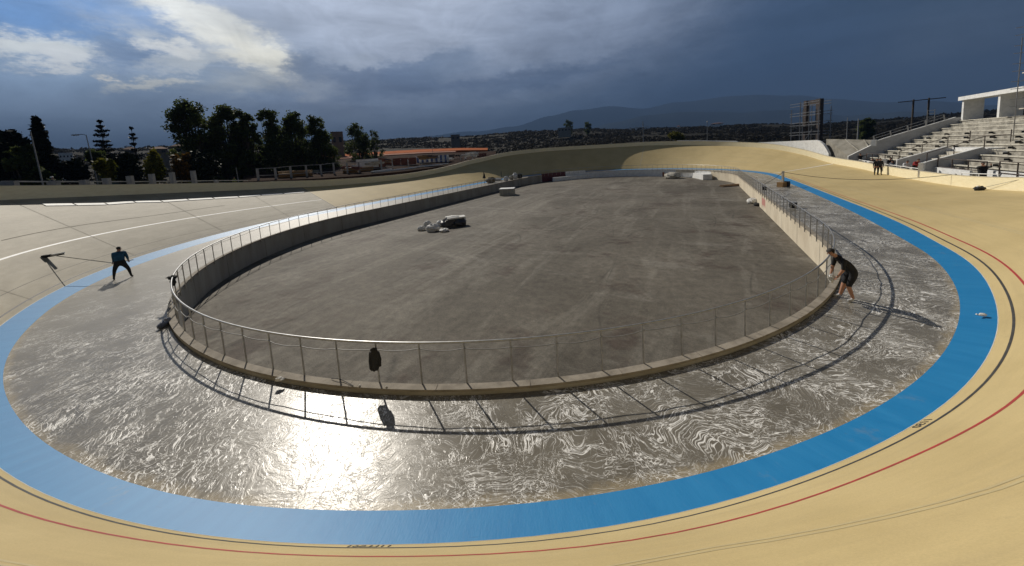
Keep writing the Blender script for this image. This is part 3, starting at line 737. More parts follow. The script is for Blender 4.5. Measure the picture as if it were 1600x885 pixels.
bush('dark_bush', 110, 250, 296, 60, 50, 'black green bush right of the black conifer', M_leafd, 36, count=3000)
bush('dark_bush', 315, 238, 300, 56, 60, 'dark bush at the foot of the leftmost eucalyptus', M_leafd, 37, count=3500)
bush('round_bush', 1058, 204, 224, 112, 27, 'bright green round bush just beyond the shaded far rim', M_leafy, 38, count=2600, leaf=.25)
tree('hilltop_tree', 890, 187, 330, 12, 'taller of two trees on the skyline left of the cross shaped pole', seed=41, clumps=8, count=1500, leaf=.5, bare=.25)
tree('hilltop_tree', 919, 190, 330, 12, 'shorter rounder tree on the skyline left of the cross shaped pole', seed=42, clumps=8, count=1500, leaf=.5, bare=.3)
tree('hilltop_tree', 1352, 183, 150, 26, 'dark green tree behind the concrete posts right of the scaffold tower', seed=43, clumps=10, count=3000, leaf=.3, bare=.1)
# scrub covering the hillside
def scrub():
    g = np.random.default_rng(5); Vs, Fs, Ts = [], [], []; n = 0; k = 0
    pts = []
    while len(pts) < 10500:
        az = g.uniform(-66, 68); D = 95+ (520-95)*g.random()**.75
        if az < -2 and D < 165 and az > -32: continue
        if az < -32 and D < 100: continue
        x, y = D*math.sin(R(az)), D*math.cos(R(az))
        if mn.noise(Vector((x*.02, y*.02, 40)))+.35 < g.random()*.5: continue
        s, d = sdist(x, y)
        if d < dpar(s)+9 or (d < 34 and s > 20): continue
        pts.append((x, y, D))
    for x, y, D in pts:
        z = terrain(x, y); r = g.uniform(.9, 2.6)*(1 if D < 300 else 1.4); h = r*g.uniform(.35, .7)
        c = 30 if D < 250 else 18
        d = g.normal(size=(c, 3)); d /= np.linalg.norm(d, axis=1)[:, None]; d[:, 2] = np.abs(d[:, 2])
        P = np.array([x, y, z])+d*np.array([r, r, h])*(.55+.5*g.random((c, 1)))
        a = g.normal(size=(c, 3)); a /= np.linalg.norm(a, axis=1)[:, None]; b = np.cross(a, d); b /= np.linalg.norm(b, axis=1)[:, None]+1e-6
        sz = r*.30*(.6+.7*g.random((c, 1))); a = a*sz; b = b*sz*.8
        Vs.append(np.stack([P-a, P-b, P+a, P+b], 1).reshape(-1, 3)); Fs.append(np.arange(c*4).reshape(-1, 4)+n); n += c*4
        Ts.append(np.clip(g.normal(.45, .3)+.15*g.normal(size=c), 0, 1))
    o = np_mesh('scrubland', np.concatenate(Vs), np.concatenate(Fs), M_scrub, col=np.concatenate(Ts))
    tag(o, 'dark dry scrub covering the hillsides all along the horizon', 'scrub', kind='stuff')
scrub()
# ------------------------------------------------------------------ mountains
def mountains():
    def ridge(pts, D, name, m, dep):
        V = []; Fq = []; n = 0; cols = 7; xs = []
        for i in range(len(pts)-1):
            for t in np.linspace(0, 1, 14, endpoint=False): xs.append((pts[i][0]+(pts[i+1][0]-pts[i][0])*t, pts[i][1]+(pts[i+1][1]-pts[i][1])*(t*t*(3-2*t))))
        xs.append(pts[-1])
        for i, (px, py) in enumerate(xs):
            p = at_d(px, py+mn.noise(Vector((px*.02, 1, D)))*3, D); d = Vector((p.x, p.y, 0)).normalized()
            for c in range(cols):
                t = c/(cols-1)*2-1; w = 1-abs(t)**1.3
                q = p+d*(t*dep*(-1)); jit = mn.noise(Vector((px*.03, c*1.7, D)))*dep*.10*(1-abs(t))
                V.append((q.x, q.y, -40+(p.z+40)*w+ (jit*.3 if abs(t) > .01 else 0)))
        k = len(xs)
        for i in range(k-1):
            for c in range(cols-1): Fq.append((i*cols+c, i*cols+c+1, (i+1)*cols+c+1, (i+1)*cols+c))
        o = np_mesh(name, V, Fq, m, smooth=True); o['kind'] = 'structure'
    mm = mat('wooded mountain', (.03, .036, .035), .95, (.02, .025, .025), .002, spec=.0)
    ridge([(640, 215), (740, 206), (800, 198), (860, 182), (905, 172), (960, 166), (1000, 170), (1060, 160), (1150, 150), (1230, 148), (1300, 155), (1380, 160), (1460, 158), (1560, 165), (1700, 170)], 7000, 'mountains', mm, 1500)
    ridge([(900, 205), (960, 192), (1010, 181), (1070, 175), (1150, 176), (1230, 172), (1320, 180), (1420, 175), (1520, 178), (1650, 185)], 4500, 'foothills', mm, 900)

# ------------------------------------------------------------------ outer walls, fences and yard beyond the rim
def rim_pt(s, off, z): return (*inner(s, dpar(s)+off), z)
def s_at_px(px, off=2.4, lo=-75, hi=-14):
    "rim station that lies on the bearing of a photo column"
    a = az_el(px, 280)[0]; best = None
    for s in np.arange(lo, hi, .1):
        x, y = inner(s, dpar(s)+off); e = abs(math.degrees(math.atan2(x, y))-a)
        if best is None or e < best[0]: best = (e, s)
    return best[1]
RIMD = {}
def rim_dist(px):
    "distance of the rim along the bearing of a photo column"
    k = round(px/4)
    if k not in RIMD:
        a = az_el(px, 280)[0]; best = (9e9, 0)
        for s in np.arange(-80, -8, .25):
            x, y = inner(s, dpar(s)+.2); e = abs(math.degrees(math.atan2(x, y))-a)
            if e < best[0]: best = (e, math.hypot(x, y))
        RIMD[k] = best[1]
    return RIMD[k]
M_postc = mat('grey precast post', (.33, .33, .33), .8, (.25, .25, .25), 4)
def z_at(px, py, x, y): return at_d(px, py, math.hypot(x, y)).z
# low posts with one rail (west), then tall frame (further on)
lowf = thing('post_and_rail_fence', rim_pt(-18, 1.0, 3.5), 'low grey concrete posts joined by one pale rail above the western rim', 'fence')
prev = None
for px, w, yt in [(8, 26, 283.5), (83, 12, 283), (129, 9, 281.5), (168, 8, 278.5), (204, 7, 275), (238, 6, 272), (270, 5.5, 269.5), (302, 5.5, 267), (336, 5, 282)]:
    s = s_at_px(px); x, y = inner(s, dpar(s)+2.4); zt = z_at(px, yt, x, y); zb = zp(s)+.3
    wd = w/F*math.hypot(x, y)*.75; mb = MB(); mb.box((x, y, (zt+zb-1)/2), (wd, .25, zt-zb+1), math.atan2(-x, y)*-0)
    build(mb, 'post', M_postc, lowf)
mb = MB(); pts = []
for px in np.arange(4, 400, 12):
    s = s_at_px(px, 2.6); x, y = inner(s, dpar(s)+2.6); pts.append((x, y, z_at(px, 284.3-(.3 if px < 200 else (px-200)*.012), x, y)))
for a, b in zip(pts[:-1], pts[1:]): mb.beam(a, b, .06, .09)
build(mb, 'rail', mat('pale rail', (.45, .45, .43), .6), lowf)
frm = thing('concrete_frame_fence', rim_pt(-32, 1.0, 3), 'tall open frame of grey concrete posts with two rails above the far western rim', 'fence')
prev = None
for px, yt, yb in [(403, 263.5, 285), (431, 262, 284.5), (456, 259.5, 284), (480, 258, 283.5), (503, 257, 282), (524, 254.5, 280), (544.5, 254, 278), (563, 253.5, 276.5), (598, 250, 272.5), (615, 248, 271.5), (640, 249, 270), (661, 247, 268), (682, 246, 265), (703, 244.5, 262), (722, 242, 257), (741, 240.5, 253)]:
    s = s_at_px(px, 5.8); x, y = inner(s, dpar(s)+5.8); zt = z_at(px, yt, x, y); zb = zp(s)+.2
    mb = MB(); wd = (.26 if px < 600 else .14); mb.box((x, y, (zt+zb-1)/2), (wd, wd, zt-zb+1), .5); build(mb, 'post', M_postc, frm)
    if prev is not None:
        p = prev
        for q in (1.0, .5):
            if q == 1.0 and px > 610: continue
            mb = MB(); mb.beam((p[0], p[1], p[3]+(p[2]-p[3])*q-.04), (x, y, zb+.6+(zt-zb-.6)*q-.04), .05, .07); build(mb, 'rail', M_postc, frm)
    prev = (x, y, zt, zb+.6)
# white strips laid on the track along the west bank
M_strip = mat('white foam strip', (.80, .79, .74), .6)
edge = [(60, 319.5), (110, 318.3), (160, 316.8), (205, 315.0), (248, 313.0), (290, 310.8), (330, 308.8), (370, 306.6), (405, 304.4), (440, 302.2), (474, 299.8)]
ep = [track_hit(*e) for e in edge]
for p, q in zip(ep[:-1], ep[1:]):
    mb = MB(); T4 = (.03, .35, .65, .97); g_ = lambda t, dw, l: surf(p[0]+(q[0]-p[0])*t, p[1]+(q[1]-p[1])*t-.040+dw, l)
    for t0, t1 in zip(T4[:-1], T4[1:]):
        mb.quad(g_(t0, -.018, .035), g_(t1, -.018, .035), g_(t1, .018, .035), g_(t0, .018, .035)); mb.quad(g_(t0, -.018, .0), g_(t1, -.018, .0), g_(t1, -.018, .035), g_(t0, -.018, .035)); mb.quad(g_(t0, .018, .035), g_(t1, .018, .035), g_(t1, .018, 0), g_(t0, .018, 0))
    tag(build(mb, 'foam_strip', M_strip), 'one of the white foam strips laid end to end on the west bank', 'foam strip', 'white foam strips laid end to end on the west bank')
_e0, _e1 = track_hit(2, 377), track_hit(352, 322)
mb = MB()
for k in range(30):
    q = [(_e0[0]+(_e1[0]-_e0[0])*t, _e0[1]+(_e1[1]-_e0[1])*t+.010*math.sin(t*7)) for t in (k/30, (k+1)/30)]
    mb.quad(surf(q[0][0], q[0][1]-.003, .004), surf(q[1][0], q[1][1]-.003, .004), surf(q[1][0], q[1][1]+.003, .004), surf(q[0][0], q[0][1]+.003, .004))
o = build(mb, 'joint_line', mat('earthy joint', (.15, .13, .095), .9, (.22, .19, .14), 3)); o['kind'] = 'structure'
# ------------------------------------------------------------------ white wall and ramp behind the east bend
ww = thing('white_retaining_wall', rim_pt(76, .4, 2), 'tall white rendered wall with a cut down end, standing behind the lit eastern rim', 'wall')
mb = MB(); P = []
for s in np.arange(69.4, 88, .35):
    top = 4.45-.0*s if s > 71.2 else 4.45-2.1*((71.2-s)/1.8)**2.2
    if s > 80: top = max(zp(s)+1.02, 4.45)
    P.append((inner(s, dpar(s)+.45), inner(s, dpar(s)+.75), top))
for p, q in zip(P[:-1], P[1:]):
    mb.quad((*p[0], -1), (*q[0], -1), (*q[0], q[2]), (*p[0], p[2])); mb.quad((*p[0], p[2]), (*q[0], q[2]), (*q[1], q[2]), (*p[1], p[2])); mb.quad((*q[1], -1), (*p[1], -1), (*p[1], p[2]), (*q[1], q[2]))
mb.quad((*P[0][1], -1), (*P[0][0], -1), (*P[0][0], P[0][2]), (*P[0][1], P[0][2]))
build(mb, 'wall_body', M_white, ww)
# ------------------------------------------------------------------ grandstand on the east side
def U(u, v, z): return (*uv(u, v), z)
gs = thing('grandstand', U(20, 36, 0), 'stepped raw concrete grandstand rising behind the eastern straight', 'grandstand')
U1, NR, V0, DV, DZ, Z0 = 39.3, 12, 32.1, .76, .40, 1.35
def tread_z(i): return Z0+DZ*i
def prism_uv(name, poly_vz, u0, u1, m, parent, ang=0):
    mb = MB(); a = [U(u0, v, z) for v, z in poly_vz]; b = [U(u1, v, z) for v, z in poly_vz]
    mb.poly(a); mb.poly(b[::-1]); n = len(a)
    for i in range(n): mb.quad(a[(i+1) % n], a[i], b[i], b[(i+1) % n])
    return build(mb, name, m, parent)
M_step = mat('weathered step concrete', (.42, .395, .335), .9, (.22, .205, .17), 1.6, bump=.4, fine=.25, stretch=(1, 1, 1), lo=.42, hi=.6)
M_shadew = mat('shade grey white wall', (.50, .50, .50), .7, (.42, .42, .42), 2)  # grey puts the shade of the white walls into their colour
M_step2 = mat('pale slab concrete', (.60, .57, .48), .9, (.40, .37, .30), 3.5, fine=.15, lo=.5, hi=.62)  # slabs paler than the steps, to set the rows apart
ug = 23.0; ul = 27.5            # stair opening between the two ramp walls
for i in range(NR):
    v = V0+DV*i; z = tread_z(i); segs = [(-6, U1-.25)]
    if i < 5: segs = [(-6, ug-.3), (ul+.1, U1-.25)]
    for a, b in segs:
        prism_uv('terrace_step', [(v, z-.95), (v, z), (v+DV+.02, z), (v+DV+.02, z-.95)], a, b, M_step if (i*7) % 3 else M_step, gs)
        prism_uv('seat_slab', [(v-.04, z+.10), (v-.04, z+.17), (v+.30, z+.17), (v+.30, z+.10)], a, b, M_step2, gs)
# concrete blocks and gaps along the rows; shaded sides painted black, lit tops white
mbk = 0; rr = random.Random(3)
for i in range(NR):
    v = V0+DV*i; z = tread_z(i); off = (i % 3)*1.3
    for j in range(12):
        u = 3+off+j*3.3+rr.uniform(-.3, .3)
        if u > U1-1 or (i < 6 and ug-.8 < u < ul+.6) or mbk > 88: continue
        mb = MB(); mb.box(U(u, v-.17, z-.10), (.34, .20, .17), PSI); build(mb, 'shaded_block', M_dark, gs); mbk += 1
        if rr.random() < .35:
            mb = MB(); mb.box(U(u, v-.18, z-.002), (.36, .24, .03), PSI); build(mb, 'lit_block_top', M_white, gs)
# end wall and ramp walls: shaded faces painted grey, sunlit top edges white
prism_uv('end_wall', [(30.9, .5), (30.9, 2.05), (33.3, 3.55), (33.45, 3.9), (34.3, 4.25), (40.2, 6.3), (42, 6.3), (42, .5)], U1-.25, U1, M_shadew, gs)
for (v0_, z0_), (v1_, z1_) in (((30.9, 2.05), (33.3, 3.55)), ((33.3, 3.55), (33.45, 3.9)), ((33.45, 3.9), (34.3, 4.25)), ((34.3, 4.25), (40.2, 6.3))):
    mb = MB(); mb.beam(U(U1-.125, v0_, z0_+.03), U(U1-.125, v1_, z1_+.03), .30, .07); build(mb, 'lit_coping', M_white, gs)
mb = MB(); mb.box(U(U1-.1, 33.35, 3.75), (.5, .5, .8), PSI); build(mb, 'wall_pier', M_white, gs)
for uu, nm in ((ug-.3, 'stair_wall'), (ul, 'stair_wall')):
    prism_uv(nm, [(31.25, .4), (31.25, 2.1), (34.6, 3.3), (34.95, 3.1), (34.95, 1.6), (33.6, .6)], uu, uu+.22, M_shadew, gs)
    mb = MB(); mb.beam(U(uu+.11, 31.25, 2.13), U(uu+.11, 34.6, 3.33), .27, .06); build(mb, 'lit_coping', M_white, gs)
for k in range(7):
    prism_uv('stair_step', [(31.5+k*.5, .3), (31.5+k*.5, 1.0+k*.31), (32.02+k*.5, 1.0+k*.31), (32.02+k*.5, .3)], ug-.08, ul, M_conc_lt, gs)
prism_uv('stair_landing', [(34.95, 1), (34.95, 3.22), (36.0, 3.22), (36.0, 1)], ug-.08, ul, M_white, gs)
mb = MB(); mb.box(U(ug-.2, 31.2, 1.5), (.28, .28, 1.3), PSI); build(mb, 'end_post', M_white, gs)
# portal frame on top
prism_uv('top_walkway', [(V0+DV*NR, 3), (V0+DV*NR, 5.95), (44.5, 5.95), (44.5, 3)], -6, U1, M_conc, gs)
for uu in (38.6, 33.2, 27.8, 22.4):
    prism_uv('pier', [(40.55, 5.9), (40.55, 8.25), (42.1, 8.25), (42.1, 5.9)], uu, uu+.30, M_white, gs)
prism_uv('roof_beam', [(40.3, 8.25), (40.3, 8.68), (42.3, 8.68), (42.3, 8.25)], 10, 39.1, M_white, gs)
# front wall strip and white blocks along the walkway
prism_uv('front_wall', [(31.85, .3), (31.85, 1.7), (32.0, 1.7), (32.0, .3)], 18.2, ug-.2, M_white, gs)
prism_uv('front_wall', [(31.85, .3), (31.85, 1.9), (32.0, 1.9), (32.0, .3)], 6, 16.6, M_white, gs)
prism_uv('front_wall', [(31.85, .3), (31.85, 1.6), (32.0, 1.6), (32.0, .3)], 29.5, 37.2, M_white, gs)
prism_uv('walkway', [(30.95, .2), (30.95, .62), (32.15, .62), (32.15, .2)], -6, 44, M_conc, gs)
# rails of the stand
sr = thing('stand_railing', U(20, 31.8, 1), 'brown tube railing along the foot of the grandstand', 'railing')
def rail_run(u0, u1, v, z0, hh, n, m=M_steel, par_=sr, double=True):
    for k in range(n+1):
        u = u0+(u1-u0)*k/n; mb = MB(); mb.tube([U(u, v, z0), U(u, v, z0+hh)], .035, 6); build(mb, 'post', m, par_)
    for q in ((1, .5) if double else (1,)):
        mb = MB(); mb.tube([U(u0, v, z0+hh*q), U(u1, v, z0+hh*q)], .03, 6); build(mb, 'rail', m, par_)
rail_run(6, 15.2, 31.8, 1.0, 1.6, 6); rail_run(16.8, 22.6, 32.0, 1.0, 1.5, 3); rail_run(29, 37, 32.0, 1.2, 1.3, 5)
hr = thing('stair_handrail', U(25, 34, 2), 'thin brown handrail round the white stair opening in the grandstand', 'railing')
for uu in (ug-.2, ul+.1):
    mb = MB(); mb.tube([U(uu, 31.4, 3.0), U(uu, 34.7, 4.25), U(uu, 36.1, 4.3)], .03, 6); build(mb, 'rail', M_steel, hr)
    for vv in (31.4, 33, 34.7, 36.1):
        mb = MB(); mb.tube([U(uu, vv, 2.0+(vv-31.4)*.36), U(uu, vv, 3.0+(vv-31.4)*.37)], .03, 6); build(mb, 'post', M_steel, hr)
mb = MB(); mb.tube([U(ug-.2, 36.1, 4.3), U(ul+.1, 36.1, 4.3)], .03, 6); build(mb, 'rail', M_steel, hr)
er = thing('end_wall_railing', U(U1, 36, 4), 'metal railing climbing the sloping white end wall of the grandstand', 'railing')
vz = [(33.4, 3.9), (34.9, 4.45), (36.4, 4.98), (37.9, 5.5), (39.4, 6.02)]
for v, z in vz:
    mb = MB(); mb.beam(U(U1-.1, v, z), U(U1-.1, v-.12, z+.75), .05, .12); build(mb, 'post', M_metal, er)
for q in (.75, .42):
    mb = MB(); mb.tube([U(U1-.1, v-.12*q/.75, z+q) for v, z in vz], .03, 6); build(mb, 'rail', M_metal, er)
ldr = thing('ladder_frame', U(U1+.3, 38.6, 5.2), 'small grey ladder frame sticking up at the top of the sloping end wall', 'ladder')
for du in (-.3, .3):
    mb = MB(); mb.tube([U(U1+.3, 38.4+du, 5.2), U(U1+.3, 38.4+du, 7.5)], .03, 5); build(mb, 'upright', M_metal, ldr)
for k in range(4):
    mb = MB(); mb.tube([U(U1+.3, 38.1, 6.2+k*.4), U(U1+.3, 38.7, 6.2+k*.4)], .025, 5); build(mb, 'rung', M_metal, ldr)
# paved ramp slope beyond the end wall
rs = thing('ramp_slope', U(43, 36, 2), 'grey sloping concrete ramp between the white wall and the grandstand end', 'ramp')
mb = MB(); A = [U(39.5, 31.2, 1.95), U(39.5, 33.5, 3.7), tuple(at_d(1372, 219, 66)), tuple(at_d(1291, 217.5, 70))]; B = [(p[0], p[1], -1) for p in A]
mb.poly(A); 
for i in range(4): mb.quad(A[(i+1) % 4], A[i], B[i], B[(i+1) % 4])
build(mb, 'ramp_surface', M_conc, rs)
for t in (.4, .75):
    a = Vector(A[0]).lerp(Vector(A[1]), t)+Vector((0, 0, .02)); b = Vector(A[3]).lerp(Vector(A[2]), t)+Vector((0, 0, .02))
    mb = MB(); mb.beam(a, b, .12, .04); build(mb, 'kerb', M_conc_lt, rs)
# scaffold tower round brown steel columns
def scaffold(loc, rz, nm, label, W_, D_, Hh, lv, cols=True, tr=1.35):
    t = thing(nm, loc, label, 'scaffold', rz=rz); Rz = Matrix.Rotation(rz, 3, 'Z'); Lc = Vector(loc)
    def w(x, y, z): return tuple(Lc+Rz @ Vector((x, y, z)))
    for x in (-W_/2, -W_/6, W_/6, W_/2):
        for y in (-D_/2, D_/2):
            mb = MB(); mb.tube([w(x, y, -.5), w(x, y, Hh*(1 if abs(x) < W_*.4 else .88))], .05*tr, 6); build(mb, 'standard', M_metal, t)
    for k in range(lv):
        z = Hh*(k+1)/lv*.97
        for y in (-D_/2, D_/2):
            for dz in (0, .5):
                mb = MB(); mb.tube([w(-W_/2-.3, y, z-dz), w(W_/2+(.3 if k < lv-1 else 0), y, z-dz)], .04*tr, 5); build(mb, 'ledger', M_metal, t)
        if k in (1, 3):
            mb = MB(); mb.box(w(-W_*.17, -D_*.1, z-.7), (W_*.66, D_*.7, .07), rz); build(mb, 'deck', M_conc_lt, t)
    mb = MB(); mb.tube([w(-W_/6, -D_/2-.1, Hh*.2), w(W_/2*.6, -D_/2-.1, Hh*.52)], .04, 5); build(mb, 'brace', M_metal, t)
    if cols:
        for x, ww_ in ((-.75, .55), (1.6, .75)):
            mb = MB(); mb.box(w(x, 0, Hh/2), (ww_, .8, Hh*1.02), rz); build(mb, 'steel_column', M_steel, t)
        mb = MB(); mb.box(w(.4, 0, Hh-.35), (2.6, .6, .8), rz); build(mb, 'steel_beam', M_steel, t)
    return t
a = at_d(1240, 217, 88); b = at_d(1293, 217, 84); c = (a+b)/2; zt = at_d(1265, 158, 86).z
scaffold((c.x, c.y, terrain(c.x, c.y)), math.atan2(b.y-a.y, b.x-a.x), 'scaffold_tower', 'scaffold tower wrapped round two brown steel columns behind the white wall', (b-a).length-1.2, 2.6, zt-terrain(c.x, c.y), 6)
c = Vector(U(27.0, 39.6, 5.0)); a2 = at_d(1592, 100, math.hypot(c.x, c.y))
c = at_d(1624, 190, 42); scaffold((c.x, c.y, 4.5), -.6, 'corner_scaffold', 'tall metal scaffold standing on the grandstand at the right edge of the picture', 1.5, 1.2, 7.4, 6, cols=False, tr=.5)
# ------------------------------------------------------------------ poles and lamps
def lamp(px, ytop, D, label, lean=0, arm=True, r=.07, group=None, nm='street_lamp', cat='lamp post', bulb=False):
    x, y = at_d(px, 240, D)[:2]; gz = terrain(x, y); zt = at_d(px, ytop, D).z
    t = thing(nm, (x, y, gz), label, cat, group); ax = Vector((math.cos(0), 0, 0))
    top = Vector((x-lean, y, zt)); mb = MB(); mb.tube([(x, y, gz-.3), ((x+top.x)/2, y, (gz+zt)/2), tuple(top)], r, 7, r2=r*.55); build(mb, 'pole', M_postc, t)
    if arm:
        mb = MB(); mb.tube([tuple(top), (top.x-.5, top.y, top.z+.12), (top.x-1.0, top.y, top.z+.1)], .035, 5); build(mb, 'arm', M_postc, t)
        mb = MB(); mb.box((top.x-1.2, top.y, top.z+.08), (.6, .22, .12)); build(mb, 'lamp_head', M_conc_lt, t)
    if bulb:
        mb = MB(); mb.blob((x, y, zt+.12), .2, 8, 5, 0); build(mb, 'lamp_globe', M_white, t)
    return t
lamp(60, 206, 50, 'tall leaning pole in front of the black conifer', .3, arm=False)
lamp(147, 211, 60, 'street lamp with a short arm, leaning left between conifer and araucaria', .5)
lamp(676, 211, 110, 'lone dark pole rising from the red yard', 0, arm=False, r=.09)
lamp(1105, 191, 118, 'slim lamp post with a pale globe, right of the round bush', 0, arm=False, bulb=True, r=.11)
lamp(1322, 184, 105, 'pale slender post between scaffold tower and grandstand', 0, arm=False, r=.1)
lamp(1339, 186, 105, 'dark thick post right of the pale slender one', 0, arm=False, r=.16)
lamp(368, 262, 55, 'short pale stake left of the tall concrete frame', .2, arm=False, r=.07)
def util_pole(px, ytop, D, label, arms, r=.12, twin=0):
    x, y = at_d(px, 240, D)[:2]; gz = terrain(x, y); zt = at_d(px, ytop, D).z
    t = thing('utility_pole', (x, y, gz), label, 'utility pole'); rt = Vector((y, -x, 0)).normalized()
    for k in ((-1, 1) if twin else (0,)):
        o = rt*k*twin; mb = MB(); mb.tube([(x+o.x, y+o.y, gz-.3), (x+o.x, y+o.y, zt)], r, 7, r2=r*.8); build(mb, 'pole', M_bark if twin else M_postc, t)
    for dz, hw in arms:
        mb = MB(); mb.beam(Vector((x, y, zt-dz))-rt*hw, Vector((x, y, zt-dz))+rt*hw, .16, .18); build(mb, 'crossarm', M_bark if twin else M_postc, t)
    return t
util_pole(1005.5, 190, 118, 'cross shaped pale pole with two short arms, left of the round bush', [(1.9, 1.8), (2.6, 1.3)], .15)
util_pole(1434, 155, 120, 'twin dark poles joined by a crossarm near the grandstand', [(.3, 3.4)], .2, 1.1)
# ------------------------------------------------------------------ houses
def house(px, ytop, ybot, D, w_px, label, nm='house', roof='hip', wm=None, wins=2, cat='house', dep=.8):
    wm = wm or M_plaster; a = at_d(px-w_px/2, ybot, D); b = at_d(px+w_px/2, ybot, D); c = (a+b)/2; W_ = (b-a).length
    zt = at_d(px, ytop, D).z; z0 = c.z; rz = math.atan2(b.y-a.y, b.x-a.x); hh = (zt-z0)*(.72 if roof == 'hip' else 1)
    t = thing(nm, (c.x, c.y, z0), label, cat, rz=rz); Rz = Matrix.Rotation(rz, 3, 'Z'); dp = W_*dep
    def w(x, y, z): return tuple(c+Rz @ Vector((x, y, z)))
    mb = MB(); mb.box(w(0, dp/2, hh/2-2), (W_, dp, hh+4), rz); build(mb, 'wall', wm, t)
    if roof == 'hip':
        mb = MB(); e = .08*W_; A = [w(-W_/2-e, -e, hh+.02), w(W_/2+e, -e, hh+.02), w(W_/2+e, dp+e, hh+.02), w(-W_/2-e, dp+e, hh+.02)]; p, q = w(-W_*.18, dp/2, zt-z0), w(W_*.18, dp/2, zt-z0)
        mb.poly(A[::-1]); mb.poly([A[0], A[1], q, p]); mb.poly([A[1], A[2], q]); mb.poly([A[2], A[3], p, q]); mb.poly([A[3], A[0], p]); rf = build(mb, 'roof', M_tile, t)
    else:
        mb = MB(); mb.box(w(0, dp/2, hh+.12), (W_*1.04, dp*1.04, .24), rz); build(mb, 'roof', wm, t)
    for k in range(wins):
        x = -W_/2+W_*(k+.5)/wins; mb = MB(); mb.box(w(x, -.02, hh*.6), (W_*.42/wins, .06, hh*.28), rz); build(mb, 'window', M_glass, t)
    return t
v = house(289, 222, 246, 92, 34, 'cream villa with a hipped tile roof and shaded balcony at left of the eucalyptus row', 'villa', wins=2)
house(250, 229, 243, 130, 26, 'low tile roofed house behind the slim araucaria', wins=2)
house(205, 230, 243, 140, 20, 'small grey roofed house under the wide araucaria', wins=1)
house(104, 241, 250, 110, 22, 'long low white building right of the black conifer', roof='flat', wm=M_white, wins=4, dep=.4)
house(529, 207, 236, 120, 19, 'flat topped cream tower house right of the eucalyptus row', 'tower_house', roof='flat', wins=2, wm=mat('grey render', (.17, .15, .12), .85))
house(712, 211, 222, 260, 14, 'lone grey block house on the scrub ridge above the red yard', roof='flat', wins=2)
house(882, 200, 208, 320, 20, 'long pale roofless building on the skyline at left of the two hilltop trees', roof='flat', wins=4, wm=M_conc, dep=.3)
house(1060, 196.5, 200.5, 430, 5, 'tiny white gabled house on the far hill above the round bush', roof='hip', wm=M_white, wins=1)
house(1120, 192, 196, 430, 18, 'wide white hill house with a low roof, right of the globe lamp', roof='hip', wm=M_white, wins=2)
house(985, 199.5, 202, 420, 3.2, 'tiny white cube house on the far hill just left of the cross shaped pole', roof='flat', wm=M_white, wins=1)
house(994, 199.5, 202, 420, 3.0, 'second tiny white cube house, touching the cross shaped pole on its left', roof='flat', wm=M_white, wins=1)
house(168, 275, 284, 62, 36, 'white roofed shed behind the low fence below the lower yellow bush', 'shed', roof='flat', wm=mat('green shed wall', (.10, .14, .12), .8), wins=2, dep=.4)
# ------------------------------------------------------------------ red building yard
def slab(name, pts_px, D0, D1, h, m, kind='structure'):
    "bank of soil between two distances, following bearings of the photo"
    mb = MB(); fr, bk = [], []
    for px, yf, yb in pts_px: fr.append(at_d(px, yf+(9 if D0 < 60 else 0), max(D0, rim_dist(px)+2))); bk.append(at_d(px, yb, max(D1, rim_dist(px)+8)))
    for i in range(len(fr)-1):
        mb.quad(fr[i], fr[i+1], bk[i+1], bk[i])
        mb.quad((fr[i].x, fr[i].y, -2), (fr[i+1].x, fr[i+1].y, -2), fr[i+1], fr[i])
        mb.quad(bk[i], bk[i+1], (bk[i+1].x, bk[i+1].y, -3), (bk[i].x, bk[i].y, -3))
    o = build(mb, name, m); o['kind'] = kind; return o
M_pink = mat('pale sandy soil', (.36, .20, .15), .95, (.26, .14, .10), .4, spec=.03)
slab('soil_bank', [(500, 246, 242.5), (560, 243, 239.5), (600, 241, 237), (660, 237.5, 233.5), (720, 235, 231.5), (762, 234.5, 231.5)], 120, 150, 1, M_soil)
slab('sand_path', [(500, 250, 246.5), (560, 246.5, 243.4), (600, 243, 241.2), (660, 239.5, 237.8), (712, 237.5, 236)], 105, 119, 1, M_pink)
slab('yard_ground', [(380, 275, 262), (500, 270, 252), (560, 266, 247), (640, 258, 242), (700, 250, 239), (745, 245, 237.5), (775, 241, 236)], 54, 104, 1, mat('brown yard soil', (.050, .030, .022), .95, (.022, .014, .011), .3, spec=.02))
def panel(name, px0, px1, yt, yb, D, label, cat, m, thick=.4, parts=None, D2=None):
    D = max(D, rim_dist(px0)+8, rim_dist(px1)+8)
    a = at_d(px0, yb, D); b = at_d(px1, yb, D2 or D); zt0 = at_d(px0, yt, D).z; c = (a+b)/2
    t = thing(name, (c.x, c.y, a.z), label, cat, rz=math.atan2(b.y-a.y, b.x-a.x))
    L_ = (b-a).length; n = parts or 1
    for k in range(n):
        p = a.lerp(b, (k+.5)/n); mb = MB(); mb.box((p.x, p.y, (zt0+a.z-1.4)/2+rnd.uniform(-.04, .04)*(n > 1)), (L_/n*.93, thick, zt0-a.z+1.4), math.atan2(b.y-a.y, b.x-a.x)); build(mb, 'panel', m if not isinstance(m, list) else m[k % len(m)], t)
    return t
panel('formwork_panels', 566, 603, 249.5, 262, 70, 'dark red formwork wall behind the tall concrete frame', 'formwork', M_rust, parts=4)
panel('formwork_panels', 614, 651, 248, 257, 74, 'long rust brown formwork wall left of the blue sheets', 'formwork', M_rust, parts=3)
sheet_root = panel('blue_sheets', 651, 702, 245, 253, 78, 'row of blue and white sheets hung on a frame in the red yard', 'sheeting', [M_blueb, M_white, M_blueb, M_bag], parts=14, thick=.15)
